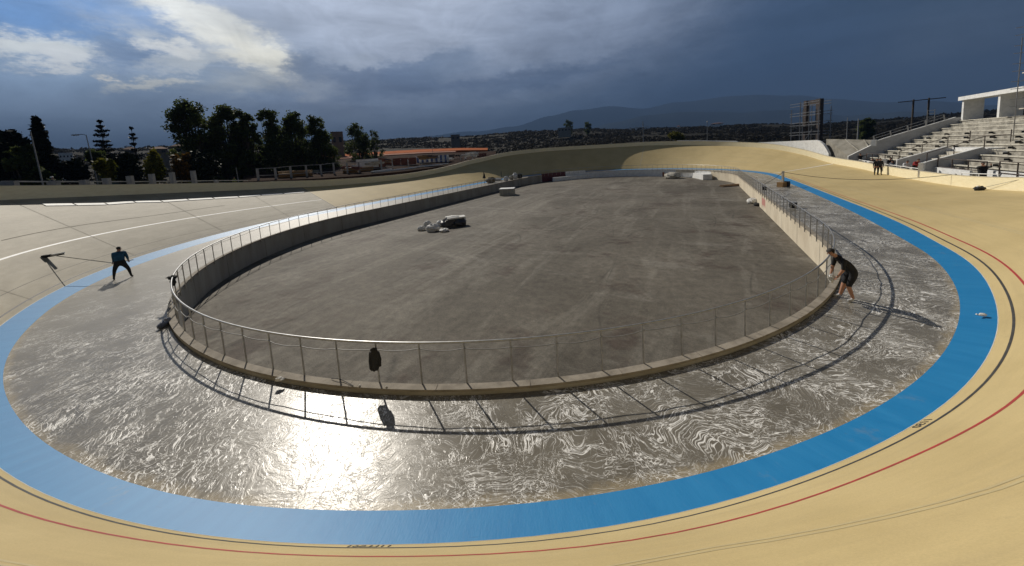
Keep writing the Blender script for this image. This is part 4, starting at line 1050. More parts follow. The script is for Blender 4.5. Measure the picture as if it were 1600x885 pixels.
for k, (x0, x1, yt, yb, D, lab) in enumerate([(436, 463, 272, 284, 50, 'stack of yellow planks left of the orange worker'), (460, 490, 271, 283, 51, 'stack of yellow planks behind the hi-vis worker'), (536, 560, 267, 277, 56, 'low stack of yellow boards under the dark red formwork'), (560, 585, 264, 274, 58, 'higher stack of yellow boards under the dark red formwork')]):
    t = panel('plank_stack', x0, x1, yt, yb, D, lab, 'planks', M_wood, parts=1, thick=2)
    D = max(D, rim_dist(x0)+7, rim_dist(x1)+7); a = at_d(x0, yb, D); b = at_d(x1, yb, D)
    for j in range(3):
        mb = MB(); z = at_d(x0, yt, D).z+.08+j*.11; mb.beam((a.x, a.y, z), (b.x, b.y, z+rnd.uniform(-.04, .04)), 1.6-j*.3, .07); build(mb, 'plank', M_wood, t)
mb_list = []
for k, (x0, y0, x1, y1, D) in enumerate([(580, 269, 612, 264.5, 60), (585, 270, 630, 264, 61), (604, 268, 650, 262, 63), (622, 265.5, 661, 260, 66), (640, 263, 690, 257.5, 68), (655, 260.5, 700, 256, 70)]):
    a = at_d(x0, y0, max(D, rim_dist(x0)+4)); b = at_d(x1, y1, max(D+2, rim_dist(x1)+4.5)); mb = MB(); mb.tube([a, (a+b)/2+Vector((0, 0, -.05)), b], .16, 7)
    tag(build(mb, 'pipe', M_bag), 'one of the pale pipes lying loose behind the far western rim', 'pipe', 'pale pipes lying loose behind the far western rim')
panel('flat_roof_canopy', 555, 592, 250, 251.2, 68, 'thin white canopy sheet above the dark red formwork', 'canopy', M_white, thick=2.5)
panel('materials_pile', 462, 500, 268, 274, 66, 'grey heap of materials behind the tall concrete frame', 'pile', M_conc, thick=2, parts=4)
for k in range(22):
    px = rr.uniform(505, 735); y0 = 268-(px-505)*.10-rr.random()*6; D = rim_dist(px)+5+rr.random()*22; c = at_d(px, y0, D); mb = MB(); mt = rr.choice([M_wood, M_conc_lt, M_rust, M_bag, M_steel])
    for j in range(9):
        mb.box((c.x+rr.uniform(-1.5, 1.5), c.y+rr.uniform(-.8, .8), c.z+rr.uniform(-.3, .35)), (rr.uniform(.4, 2.2), rr.uniform(.1, .5), rr.uniform(.08, .4)), rr.uniform(-.6, .6))
    tag(build(mb, 'rubble_heap', mt), 'one of many small heaps of boards and rubble in the red yard', 'rubble', 'small heaps of boards and rubble in the red yard')
panel('cable_drums', 742, 760, 240.5, 244.5, 90, 'row of brown drums at the right end of the red yard', 'drums', M_rust, parts=5, thick=1)
# ------------------------------------------------------------------ things on the infield
def irregular(name, c, r, label, cat, m, seed, group=None, parent=None, flat=.6):
    mb = MB(); mb.blob((c[0], c[1], c[2]+r[2]*flat), r, 14, 9, .13, seed=seed); o = build(mb, name, m, parent, smooth=False)
    # sit on the ground
    zmin = c[2]
    for v in o.data.vertices: v.co.z = max(v.co.z, zmin-.01 if parent is None else v.co.z)
    if parent is None: tag(o, label, cat, group)
    return o
p = at_z(709, 355, ZF); t = thing('covered_crate', p, 'low crate under dark sheeting with a white top, standing on the infield', 'crate', rz=.35)
D_ = math.hypot(p.x, p.y)
mb = MB(); mb.box((p.x, p.y+.6, ZF+.36), (2.0, 1.15, .72), .35, taper=.9); mb.blob((p.x-.55, p.y+.35, ZF+.34), (.75, .6, .46), 16, 10, .12, seed=14); mb.blob((p.x+.5, p.y+.4, ZF+.30), (.7, .55, .40), 16, 10, .12, seed=15)
for i, vv in enumerate(mb.v): mb.v[i] = (vv[0], vv[1], max(vv[2], ZF+.004))
build(mb, 'crate_body', mat('dark plastic sheet', (.03, .03, .035), .4, bump=.6, bscale=4), t)
mb = MB(); mb.box((p.x+.15, p.y+.7, ZF+.80), (1.75, .95, .14), .35); mb.blob((p.x-.2, p.y+.75, ZF+.86), (.7, .42, .12), 14, 6, .15, seed=4); build(mb, 'top_sheet', M_bag, t)
for k, (px, py, rx, rz_, lab, m) in enumerate([(677, 361, .62, .42, 'large white sack slumped left of the covered crate', M_bag), (690, 353, .5, .36, 'white sack wedged between big sack and crate', M_bag), (659, 360, .40, .26, 'small white sack, leftmost of the heap', M_bag), (668, 353, .38, .3, 'half hidden white sack behind the leftmost one', M_bag), (722, 345, .42, .22, 'flat white topped bundle right of the covered crate', M_bag), (716, 353, .42, .26, 'black bag at the right foot of the covered crate', M_dark), (694, 362, .45, .18, 'flattened grey sack in front of the covered crate', M_bag)]):
    q = at_z(px, py, ZF); mb = MB(); mb.blob((q.x, q.y, ZF+rz_*.62), (rx, rx*.75, rz_), 16, 10, .14, seed=k+1); mb.blob((q.x+rx*.3, q.y+.1, ZF+rz_*1.05), (rx*.5, rx*.4, rz_*.5), 10, 6, .2, seed=k+9)
    for i, vv in enumerate(mb.v): mb.v[i] = (vv[0], vv[1], max(vv[2], ZF+.004))
    tag(build(mb, 'sack', m), lab, 'sack')
p = at_z(793, 306, ZF); t = thing('white_crate', (p.x, p.y, ZF), 'white lidded crate alone on the infield below the wall corner', 'crate')
mb = MB(); mb.box((p.x, p.y+.9, ZF+.50), (2.3, 1.7, 1.0), -.15); build(mb, 'crate_body', mat('cream box', (.42, .40, .33), .6), t)
mb = MB(); mb.box((p.x, p.y+.9, ZF+1.06), (2.4, 1.8, .1), -.15); build(mb, 'lid', M_white, t)
for k in (-.75, 0, .75):
    mb = MB(); mb.box((p.x+k, p.y+.02-k*.11, ZF+.50), (.08, .06, .9), -.15); build(mb, 'rib', M_conc_lt, t)
# low barrier walls near the far end
def barrier(pts_px, h, th, label, m, nm='barrier'):
    P = [at_z(px, py, ZF) for px, py in pts_px]; t = thing(nm, P[0], label, 'barrier'); mb = MB()
    for a, b in zip(P[:-1], P[1:]):
        d = (b-a).normalized(); n = Vector((-d.y, d.x, 0))*th
        A = [a, b, b+n, a+n]; B = [q+Vector((0, 0, h)) for q in A]
        mb.poly(A[::-1]); mb.poly(B)
        for i in range(4): mb.quad(A[i], A[(i+1) % 4], B[(i+1) % 4], B[i])
    build(mb, 'wall_block', m, t); return t
barrier([(865, 284), (900, 280.5), (940, 277), (985, 275), (1040, 274)], .85, .5, 'long low white barrier in shade along the far end of the infield', M_white)
barrier([(1060, 275), (1080, 277.5), (1098.5, 281.5)], .95, 1.5, 'short sunlit white block with a grey end near the far right corner', M_white)
q = at_z(1051, 279, ZF); irregular('sand_heap', (q.x, q.y, ZF), (1.6, 1.2, .75), 'pale sand heap leaning against the sunlit white block', 'heap', M_conc_lt, 8)
q = at_z(1040, 276, ZF); mb = MB(); mb.box((q.x, q.y+.5, ZF+.45), (1.1, .9, .9), .2); mb.box((q.x+.1, q.y+.5, ZF+.95), (.9, .7, .14), .2); mb.box((q.x-.3, q.y+.05, ZF+.3), (.2, .1, .5), .2)
tag(build(mb, 'brick_pallet', M_brick), 'brown brick pallet between long barrier and sand heap', 'pallet')
q = at_z(1144, 292, ZF); t = thing('timber_pile', q, 'flat brown timber pile at the foot of the far right wall corner', 'timber')
for k in range(7):
    mb = MB(); mb.beam((q.x-1.3, q.y+.15*k, ZF+.08+.05*(k % 3)), (q.x+1.3+.1*k, q.y+.25+.12*k, ZF+.10+.07*(k % 3)), .14, .09); build(mb, 'plank', M_wood if k % 2 else M_steel, t)
q = at_z(1175.5, 318, ZF); irregular('rubble_sack', (q.x, q.y, ZF), (.5, .5, .36), 'white rubble sack lying against the sunlit right wall', 'sack', M_bag, 21)
q = at_z(1183, 322, ZF); irregular('black_bag', (q.x, q.y, ZF), (.3, .3, .2), 'small black bag beside the white rubble sack', 'bag', M_dark, 22)
# dark board in front of the far wall
a = at_z(1060, 268.5, -.15); mb = MB(); pa, pb = inner(sdist(*at_z(1060, 265, 0)[:2])[0], -.2), inner(sdist(*at_z(1087, 266, 0)[:2])[0], -.2)
mb.beam((*pa, -.25), (*pb, -.25), .08, .5); tag(build(mb, 'dark_board', M_conc), 'dark grey board fixed on the white far wall above the sunlit block', 'board')
# pink paint on the right wall
s0 = sdist(*at_z(1187, 305, 0)[:2])[0]; mb = MB()
for k in range(9):
    ss = s0-.9+k*.2; a = inner(ss, -.006); b = inner(ss+.13, -.006); z = -.30-.1*rnd.random(); mb.quad((*a, z-.55-.3*rnd.random()), (*b, z-.6), (*b, z), (*a, z+.06))
build(mb, 'pink_paint_mark', mat('pink spray paint', (.62, .25, .22), .7), wall)
# ------------------------------------------------------------------ clutter on the wall corner in the far west
def on_wall(px, py, z=0.0):
    s = sdist(*at_z(px, py, 0)[:2])[0]; return Vector((*inner(s, .6), ZA)), s
q = at_z(757, 287, ZA)
t = thing('closed_umbrella', q, 'black closed umbrella sticking up where the railing meets the clutter', 'umbrella')
mb = MB(); mb.tube([q, q+Vector((0, 0, 2.0))], .03, 6); build(mb, 'pole', M_dark, t)
mb = MB(); mb.tube([q+Vector((0, 0, 1.0)), q+Vector((.05, 0, 1.6)), q+Vector((0, 0, 2.2))], .32, 8, r2=.03); build(mb, 'canopy', M_dark, t)
for k, (px, py, r, m, lab, nm, ct) in enumerate([
    (767, 286, (.95, .55, .62), mat('khaki tarpaulin', (.22, .18, .12), .8, bump=.7, bscale=3), 'khaki tarpaulin bundle right of the black umbrella', 'tarpaulin', 'tarpaulin'),
    (776, 283, (.9, .5, .35), M_bag, 'white sheet draped over the khaki tarpaulin', 'dust_sheet', 'sheet'),
    (791, 283, (.5, .5, .55), M_bag, 'white crumpled sack in the middle of the corner clutter', 'sack', 'sack'),
    (799, 281, (.45, .5, .5), M_conc, 'grey lump of bagged material in the corner clutter', 'bundle', 'bundle'),
    (805, 280, (.5, .5, .75), M_bag, 'tall white sack near the right end of the corner clutter', 'sack', 'sack'),
    (812, 279, (.6, .5, .6), M_dark, 'black bundle on top of the maroon panel end', 'bundle', 'bundle')]):
    c = at_z(px, py, ZA); mb = MB(); mb.blob((c.x, c.y, ZA+r[2]*.75), r, 14, 9, .18, seed=40+k)
    for i, vv in enumerate(mb.v): mb.v[i] = (vv[0], vv[1], max(vv[2], ZA+.004))
    tag(build(mb, nm, m), lab, ct)
c = at_z(784, 283, ZA); mb = MB(); mb.tube([c, c+Vector((0, 0, 1.9))], .035, 6); mb.tube([c+Vector((-.15, 0, .02)), c+Vector((.15, 0, .02))], .05, 6)
tag(build(mb, 'steel_stake', M_dark), 'thin dark stake standing upright in the corner clutter', 'stake')
# ------------------------------------------------------------------ things on the apron and railing
c = at_z(1223, 292, ZA); t = thing('weighted_post', c, 'pale square post set in a brown wooden foot on the apron edge', 'post')
mb = MB(); mb.box((c.x, c.y, ZA+.26), (.95, .6, .5), .3); build(mb, 'foot', M_wood, t)
mb = MB(); mb.box((c.x+.35, c.y, ZA+.30), (.3, .66, .56), .3); build(mb, 'weight', M_dark, t)
mb = MB(); mb.box((c.x, c.y, ZA+1.0), (.17, .17, 1.4), .3); build(mb, 'shaft', M_conc_lt, t)
ptop = Vector((c.x, c.y, ZA+1.62))
e = Vector(rim_pt(sdist(*at_d(1348, 254, 42)[:2])[0], -.02, 0)); s_e = sdist(e.x, e.y)[0]; e.z = zp(s_e)+.86
mb = MB(); mb.tube([ptop.lerp(e, t_)+Vector((0, 0, -1.1*4*t_*(1-t_)*.55)) for t_ in np.linspace(0, 1, 14)], .022, 5)
tag(build(mb, 'long_cable', M_bcable), 'dark sagging cable from the weighted post up to the eastern parapet', 'cable')
f_ = Vector((*inner(sdist(*at_z(1196, 305, 0)[:2])[0], -.05), .95)); mb = MB(); mb.tube([ptop.lerp(f_, t_)+Vector((0, 0, -.12*4*t_*(1-t_))) for t_ in np.linspace(0, 1, 8)], .02, 5)
tag(build(mb, 'short_cable', M_bcable), 'short dark cable from the weighted post to the railing', 'cable')
def bucket(px, py, label, r=.26, h=.42, m=M_dark):
    c = at_z(px, py, ZA); t = thing('bucket', c, label, 'bucket'); mb = MB(); mb.tube([c, c+Vector((0, 0, h))], r*.8, 14, r2=r); build(mb, 'pail', m, t)
    mb = MB(); mb.tube([c+Vector((0, 0, h)), c+Vector((0, 0, h+.02))], r*1.06, 14); build(mb, 'rim', M_metal, t)
    mb = MB(); mb.tube([c+Vector((r*math.cos(a), 0, h+.18*math.sin(a))) for a in np.linspace(0, math.pi, 9)], .012, 5); build(mb, 'bail', M_metal, t)
bucket(1239, 325, 'black bucket with pale rim behind the right hand railing')
bucket(1194, 297, 'black bucket further away behind the right hand railing', .22, .36)
c = at_z(1535, 499, ZA); mb = MB(); mb.blob((c.x, c.y, ZB+.03), (.09, .06, .045), 10, 6, .1, seed=5); mb.tube([(c.x-.1, c.y, ZB+.02), (c.x-.16, c.y+.02, ZB+.05)], .02, 6)
tag(build(mb, 'paper_cup', M_bag), 'crushed white paper cup on the blue band at far right', 'cup')
# black jacket hanging from the cable
def cloth(name, top, h, w, d, label, m, seed, rz=0):
    rr = random.Random(seed); n, k = 16, 26; V = []; mb = MB()
    for i in range(n+1):
        t = i/n; ww = w*(.55+.45*min(1, t*5))*(1-.10*math.sin(t*6))*(1 if t < .9 else 1-(t-.9)*3); dd = d*(.6+.5*math.sin(t*3.0))
        for j in range(k):
            a = 2*math.pi*j/k; q = 1+.12*math.sin(3*a+seed+t*4)+.05*math.sin(7*a+t*9)+rr.uniform(-.015, .015)
            x = ww/2*q*math.cos(a)+.03*math.sin(t*5); y = dd/2*q*math.sin(a)
            mb.v.append((top.x+x*math.cos(rz)-y*math.sin(rz), top.y+x*math.sin(rz)+y*math.cos(rz), top.z-h*t+.012*math.sin(5*a)*t))
    for i in range(n):
        for j in range(k):
            a = i*k+j; b = i*k+(j+1) % k; mb.f.append((a, b, b+k, a+k)); mb.m.append(0)
    mb.f.append(tuple(range(k))[::-1]); mb.m.append(0); mb.f.append(tuple(n*k+j for j in range(k))); mb.m.append(0)
    return build(mb, name, m, smooth=True)
base = at_z(589, 600.5, 0); sb = sdist(base.x, base.y)[0]; jx, jy = inner(sb, .015)
t = thing('jacket', (jx, jy, .9), 'black jacket hanging from the cable on the near railing', 'jacket')
o = cloth('jacket_body', Vector((jx, jy, .86)), .52, .215, .10, '', M_dark, 2); 
inv = Matrix.Translation((-jx, -jy, -.9)); o.data.transform(inv); o.parent = t
mb = MB(); mb.tube([(jx-.08, jy, .80), (jx-.105, jy-.02, .6), (jx-.10, jy-.03, .40)], .035, 8, r2=.03); build(mb, 'sleeve', M_dark, t)
mb = MB(); mb.tube([(jx+.08, jy, .80), (jx+.13, jy-.02, .62), (jx+.12, jy-.03, .46)], .042, 8, r2=.035); build(mb, 'sleeve', M_dark, t)
mb = MB(); mb.tube([(jx-.06, jy, .85), (jx, jy-.03, .90), (jx+.07, jy, .86)], .03, 7); build(mb, 'collar', M_dark, t)
# black cloth knotted on the rail at the left
sk = sdist(*at_z(262, 487, 0)[:2])[0]-1.35; kx, ky = inner(sk, -.05)
t = thing('cloth_bundle', (kx, ky, 1.0), 'black cloth bundle knotted on the handrail at the left bend', 'cloth')
mb = MB(); mb.blob((kx, ky, .98), (.13, .16, .09), 12, 8, .25, seed=2); build(mb, 'knot', M_dark, t)
mb = MB(); mb.blob((kx+.05, ky-.05, .80), (.09, .10, .17), 12, 8, .2, seed=3); build(mb, 'loose_end', M_dark, t)
mb = MB(); mb.tube([(kx, ky, 1.0), (kx-.14, ky-.02, 1.0), (kx-.24, ky-.03, .97)], .035, 6, r2=.02); build(mb, 'strap', M_dark, t)
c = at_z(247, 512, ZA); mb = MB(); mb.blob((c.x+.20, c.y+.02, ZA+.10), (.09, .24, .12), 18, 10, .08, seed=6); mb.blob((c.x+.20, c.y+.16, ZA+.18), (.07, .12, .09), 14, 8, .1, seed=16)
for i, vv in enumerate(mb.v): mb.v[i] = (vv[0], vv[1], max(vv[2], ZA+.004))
tag(build(mb, 'grey_cloth', mat('slate blue cloth', (.13, .15, .20), .4, bump=.6, bscale=9)), 'slate blue cloth slumped against the outside of the wall at left', 'bag')  # hanging cloth, shaped as two lumps at the wall foot
c = at_z(437, 594, 0); mb = MB(); mb.blob((c.x, c.y-.02, .035), (.09, .06, .045), 12, 8, .3, seed=7); mb.blob((c.x+.07, c.y, .02), (.05, .05, .03), 9, 6, .3, seed=8)
tag(build(mb, 'crumpled_rag', M_bag), 'crumpled white rag lying on the coping left of the jacket', 'rag')
for px, py, lab in ((562, 603.5, 'small white pebble on the coping just left of the jacket post'), (604, 605.5, 'slightly larger white pebble on the coping right of the jacket post')):
    c = at_z(px, py, 0); mb = MB(); mb.blob((c.x, c.y, .016), (.028, .02, .018), 8, 6, .2, seed=int(px)); tag(build(mb, 'pebble', M_bag), lab, 'pebble')
c0 = at_z(518, 592, .02); c1 = at_z(536, 594.5, .03); c2 = at_z(552, 603, .015); mb = MB(); mb.tube([c0, (c0+c1)/2+Vector((0, 0, .03)), c1, (c1+c2)/2, c2], .009, 5)
tag(build(mb, 'wire_offcut', M_bcable), 'short dark wire offcut lying across the coping', 'wire')
# distance figures painted beside the black line, reading towards the infield
def painted_text(body, px, py, size, name):
    cu = bpy.data.curves.new(name, 'FONT'); cu.body = body; cu.size = size; cu.align_x = 'CENTER'; cu.align_y = 'CENTER'; cu.offset = .004
    tmp = bpy.data.objects.new('tmp', cu); COL.objects.link(tmp); dg = bpy.context.evaluated_depsgraph_get(); me = bpy.data.meshes.new_from_object(tmp.evaluated_get(dg)); bpy.data.objects.remove(tmp)
    c = at_z(px, py, ZB+.06); s, d = sdist(c.x, c.y); b = interp(T_BL, s); L_ = math.hypot(dpar(s)-b, zp(s)-ZB)
    for v in me.vertices:
        # local x runs along the track to the left when seen from the rim; y points down slope
        ss = s-v.co.x/((R0+3.2)/R0); w = (.10-v.co.y*.75+.02)/W0; v.co = surf(ss, w, .007)
    o = link(name, me, M_lblack); o['kind'] = 'structure'
painted_text('1150', 1459, 672, .25, 'painted_figures')
painted_text('11LLS61', 579, 852.5, .19, 'painted_figures')
# dark bag with strings on the eastern track
c = at_d(1524, 296, 37); s, d = sdist(*at_z(1524, 297, .75)[:2]); pz = surf(s, .93, 0)
for t0, t1 in (((1341, 255), (1378, 262)), ((1382, 262.5), (1436, 269.5)), ((1503, 271.5), (1560, 273.5))):
    ra = track_hit(t0[0], t0[1]+25); sa = s_at_px(t0[0], .1, 38, 75); sb_ = s_at_px(t1[0], .1, 38, 75); mb = MB()
    mb.tube([rim_pt(sa+(sb_-sa)*k_/6, .08, zp(sa+(sb_-sa)*k_/6)+1.06) for k_ in range(7)], .035, 6); build(mb, 'white_rail', M_white, par)
    for k_ in (0, 3, 6):
        mb = MB(); q_ = sa+(sb_-sa)*k_/6; mb.tube([rim_pt(q_, .08, zp(q_)+.86), rim_pt(q_, .08, zp(q_)+1.06)], .03, 6); build(mb, 'rail_foot', M_white, par)
for px_ in (1380, 1437.5):
    q_ = s_at_px(px_, .1, 38, 75); mb = MB(); mb.box(rim_pt(q_, .1, zp(q_)+.95), (.3, .3, 1.3), .5); build(mb, 'white_post', M_white, par)
t = thing('tool_bag', pz, 'dark open tool bag lying on the track below the eastern parapet', 'bag')
mb = MB(); mb.blob((pz[0], pz[1], pz[2]+.12), (.32, .22, .18), 12, 8, .2, seed=9); build(mb, 'bag_body', M_dark, t)
mb = MB(); mb.blob((pz[0]-.10, pz[1], pz[2]+.27), (.10, .08, .07), 10, 6, .2, seed=10); build(mb, 'contents', M_bag, t)
mb = MB(); e2 = rim_pt(s-2.2, .0, zp(s)+.9); mb.tube([(pz[0]+.4, pz[1], pz[2]+.2), e2], .012, 4); build(mb, 'string', M_cable, t)
# ------------------------------------------------------------------ people
def skin_mesh(name, joints, edges, roots, sub=2):
    me = bpy.data.meshes.new(name); names = list(joints); idx = {n: i for i, n in enumerate(names)}
    me.from_pydata([joints[n][0] for n in names], [(idx[a], idx[b]) for a, b in edges], [])
    tmp = bpy.data.objects.new('tmp', me); COL.objects.link(tmp); md = tmp.modifiers.new('s', 'SKIN')
    if not me.skin_vertices: me.skin_vertices.new(name='')
    for i, n in enumerate(names):
        r = joints[n][1]; sv = me.skin_vertices[0].data[i]; sv.radius = (r, r) if not isinstance(r, tuple) else r; sv.use_root = n in roots
    ss = tmp.modifiers.new('u', 'SUBSURF'); ss.levels = sub; ss.render_levels = sub
    dg = bpy.context.evaluated_depsgraph_get(); dg.update()
    out = bpy.data.meshes.new_from_object(tmp.evaluated_get(dg)); bpy.data.objects.remove(tmp); out.name = name
    return out
M_skin = mat('skin', (.42, .22, .14), .55, (.36, .18, .11), 9)
M_hair = mat('dark hair', (.02, .014, .01), .7, bump=.5, bscale=30)
cloth_cache = {}
def cloth_mat(c):
    if c not in cloth_cache: cloth_cache[c] = mat('cloth', c, .85, tuple(x*.6 for x in c), 6, bump=.4, bscale=10)
    return cloth_cache[c]
def person(loc, rz, label, pose, top, legs_c, shoes=(.03, .03, .03), scale=1.0, shorts=False, sleeves='long', group=None, hair=True, hat=None, bulk=1.0):
    """pose: dict of joint -> (x right, y forward, z up) in metres for a 1.75 m figure"""
    P = dict(pelvis=(0, 0, .93), waist=(0, .01, 1.08), chest=(0, .02, 1.30), neck=(0, .02, 1.47), chin=(0, .04, 1.53), head=(0, .04, 1.64), crown=(0, .03, 1.71),
             sl=(-.18, .01, 1.40), sr=(.18, .01, 1.40), el=(-.24, .0, 1.13), er=(.24, .0, 1.13), hl=(-.26, .10, .90), hr=(.26, .10, .90),
             pl=(-.10, 0, .88), pr=(.10, 0, .88), kl=(-.12, .03, .49), kr=(.12, .03, .49), al=(-.13, -.01, .09), ar=(.13, -.01, .09))
    P.update(pose); V3 = Vector; J = {}
    rad = dict(pelvis=(.15, .11), waist=(.135, .10), chest=(.165, .115), neck=.055, chin=.062, head=(.078, .092), crown=(.055, .065), sl=.062, sr=.062, el=.042, er=.042, hl=.028, hr=.028, pl=.095, pr=.095, kl=.058, kr=.058, al=.040, ar=.040)
    for k in ('pelvis', 'waist', 'chest', 'sl', 'sr', 'el', 'er', 'pl', 'pr', 'kl', 'kr'): rad[k] = tuple(x*bulk for x in rad[k]) if isinstance(rad[k], tuple) else rad[k]*bulk
    for k, p in P.items(): J[k] = (V3(p), rad[k])
    E_ = [('pelvis', 'waist'), ('waist', 'chest'), ('chest', 'neck'), ('neck', 'chin'), ('chin', 'head'), ('head', 'crown'), ('chest', 'sl'), ('chest', 'sr'), ('sl', 'el'), ('sr', 'er'), ('el', 'hl'), ('er', 'hr'), ('pelvis', 'pl'), ('pelvis', 'pr'), ('pl', 'kl'), ('pr', 'kr'), ('kl', 'al'), ('kr', 'ar')]
    roots = {'pelvis'}
    for sd_, an in ((-1, 'al'), (1, 'ar')):      # feet
        a = V3(P[an]); J['t'+an] = (a+V3((sd_*.02, .15, -.06)), (.042, .03)); J['m'+an] = (a+V3((sd_*.01, .05, -.045)), (.045, .04)); E_ += [(an, 'm'+an), ('m'+an, 't'+an)]
    for sd_, hn, en in ((-1, 'hl', 'el'), (1, 'hr', 'er')):    # palm, four fingers and thumb, slightly curled
        h = V3(P[hn]); d = (h-V3(P[en])).normalized(); sdv = V3((1, 0, 0)) if abs(d.x) < .8 else V3((0, 1, 0)); n = d.cross(sdv).normalized(); sdv = n.cross(d).normalized()
        palm = h+d*.07; J['p'+hn] = (palm, (.036, .016)); E_.append((hn, 'p'+hn))
        for q, ln in zip((-1.5, -.5, .5, 1.5), (.062, .074, .080, .070)):
            b0 = palm+sdv*q*.018+d*.005; m1 = b0+d*ln*.55+n*.008*sd_; m2 = b0+d*ln+n*.028*sd_; kk = hn+'f%d' % int(q*2)
            J[kk+'a'] = (b0, .0095); J[kk+'b'] = (m1, .009); J[kk+'c'] = (m2, .0075); E_ += [(kk+'a', kk+'b'), (kk+'b', kk+'c')]; roots.add(kk+'a')
        b0 = h+d*.03-sdv*.024*sd_; kk = hn+'th'
        J[kk+'a'] = (b0, .011); J[kk+'b'] = (b0-sdv*.025*sd_+d*.022, .010); J[kk+'c'] = (b0-sdv*.034*sd_+d*.05, .008); E_ += [(kk+'a', kk+'b'), (kk+'b', kk+'c')]; roots.add(kk+'a')
    hd = V3(P['head']); up = (V3(P['crown'])-V3(P['chin'])).normalized(); ch = V3(P['chest']); fwv = V3((0, 1, 0)); fwv = (fwv-up*fwv.dot(up)).normalized()
    if fwv.length < .5: fwv = V3((0, 1, 0))
    sidev = fwv.cross(up).normalized()
    J['nosa'] = (hd+fwv*.078, .014); J['nosb'] = (hd+fwv*.108-up*.03, .013); E_.append(('nosa', 'nosb')); roots.add('nosa')
    for q in (-1, 1):
        J['ear%d' % q] = (hd+sidev*q*.082+up*.015, .016); J['eab%d' % q] = (hd+sidev*q*.088-up*.03, .012); E_.append(('ear%d' % q, 'eab%d' % q)); roots.add('ear%d' % q)
    me = skin_mesh('person', J, E_, roots)
    mats = [M_skin, cloth_mat(top), cloth_mat(legs_c), cloth_mat(shoes), M_hair]
    def segd(p, a, b):
        ab = b-a; t = max(0, min(1, (p-a).dot(ab)/max(ab.length_squared, 1e-9))); return (p-(a+ab*t)).length, t
    segs = []
    for a, b in E_:
        if a.startswith('nos') or a.startswith('ear') or a[:2] in ('hl', 'hr') or b[:3] in ('phl', 'phr'): mi = 0
        elif {a, b} & {'neck', 'chin', 'head', 'crown'} and a not in ('chest',): mi = 0
        elif a in ('sl', 'sr'): mi = 1
        elif a in ('el', 'er'): mi = 1 if sleeves == 'long' else 0
        elif a in ('kl', 'kr'): mi = 0 if shorts else 2
        elif a in ('al', 'ar', 'mal', 'mar'): mi = 3
        elif a in ('pl', 'pr') or b in ('pl', 'pr'): mi = 2
        elif (a, b) == ('pelvis', 'waist'): mi = -1
        else: mi = 1
        segs.append((J[a][0], J[b][0], mi))
    for m in mats: me.materials.append(m)
    for pol in me.polygons:
        c = pol.center; best = min(segs, key=lambda s_: segd(c, s_[0], s_[1])[0]); mi = best[2]
        if mi == -1: mi = 2 if segd(c, best[0], best[1])[1] < .45 else 1
        if mi == 0 and sleeves == 'none' : pass
        if (c-hd).length < .13 and hair and ((c-hd).dot(up) > .035 or ((c-hd).dot(fwv) < -.02 and (c-hd).dot(up) > -.05)): mi = 4
        # mouth and eyes
        q = c-hd
        if abs(q.length-.09) < .03 and q.dot(fwv) > .05 and mi == 0 and (abs(q.dot(up)-.012) < .012 and .02 < abs(q.dot(sidev)) < .045): mi = 4
        pol.material_index = mi
    root = bpy.data.objects.new('person', me); COL.objects.link(root); me.shade_smooth()
    me.transform(Matrix.Scale(scale, 4)); root.location = loc; root.rotation_euler = (0, 0, rz); tag(root, label, 'person', group)
    if hair or hat:
        mb = MB(); c = (hd+up*.025-fwv*.012)*scale; n0 = 0
        mb.blob((0, 0, 0), (.092*scale, .104*scale, .085*scale), 12, 7, .05, seed=3); X = Matrix((sidev, fwv, up)).transposed()
        mb.v = [tuple(c+X @ Vector(v)) for v in mb.v if True]
        keep = [i for i, f in enumerate(mb.f) if sum((Vector(mb.v[j])-c).dot(up) for j in f)/4 > .005*scale or sum((Vector(mb.v[j])-c).dot(fwv) for j in f)/4 < -.03*scale and sum((Vector(mb.v[j])-c).dot(up) for j in f)/4 > -.06*scale]
        mb.f = [mb.f[i] for i in keep]; mb.m = [0]*len(mb.f)
        m2 = bpy.data.meshes.new('hair'); m2.from_pydata(mb.v, [], mb.f); link('cap' if hat else 'hair', m2, cloth_mat(hat) if hat else M_hair, root, True)
    return root
NAVY = (.012, .085, .17); BLK = (.012, .012, .014)
# man pulling a long handled squeegee, back to the camera
lf = at_z(179, 437.5, ZA); rf = at_z(205, 433.5, ZA); c = (lf+rf)/2; face = (at_z(120, 425, .2)-c); rz = math.atan2(face.y, face.x)-math.pi/2-.75
def loc_of(p, c, rz, sc=1): return tuple((Matrix.Rotation(-rz, 3, 'Z') @ (Vector(p)-c))/sc)
sc1 = 1.06
a_l = loc_of(lf+Vector((0, 0, .09)), c, rz, sc1); a_r = loc_of(rf+Vector((0, 0, .09)), c, rz, sc1)
hand = at_d(178, 411, math.hypot(c.x, c.y)*.995)
h1 = loc_of(hand, c, rz, sc1); h2 = (h1[0]+.24, h1[1]+.02, h1[2]+.02)
pose = dict(pelvis=(0, -.05, .84), waist=(0, -.01, .99), chest=(0, .06, 1.20), neck=(0, .12, 1.36), chin=(0, .16, 1.41), head=(0, .19, 1.51), crown=(0, .18, 1.58), sl=(-.20, .08, 1.30), sr=(.20, .08, 1.30),
            el=(-.23, .16, 1.00), er=(.24, .14, 1.00), hl=(-.30, .28, .84), hr=(.22, .28, .84), pl=(-.11, -.05, .80), pr=(.11, -.05, .80), kl=(-.24, .03, .45), kr=(.24, .03, .45), al=(min(a_l[0], a_r[0]), .0, .09), ar=(max(a_l[0], a_r[0]), .0, .09))
man1 = person(c, rz, 'man in dark blue jacket seen from behind, pulling a long squeegee', pose, NAVY, BLK, scale=sc1, bulk=1.28)
hw = c+Matrix.Rotation(rz, 3, 'Z') @ (Vector((-.30, .34, .80))*sc1)
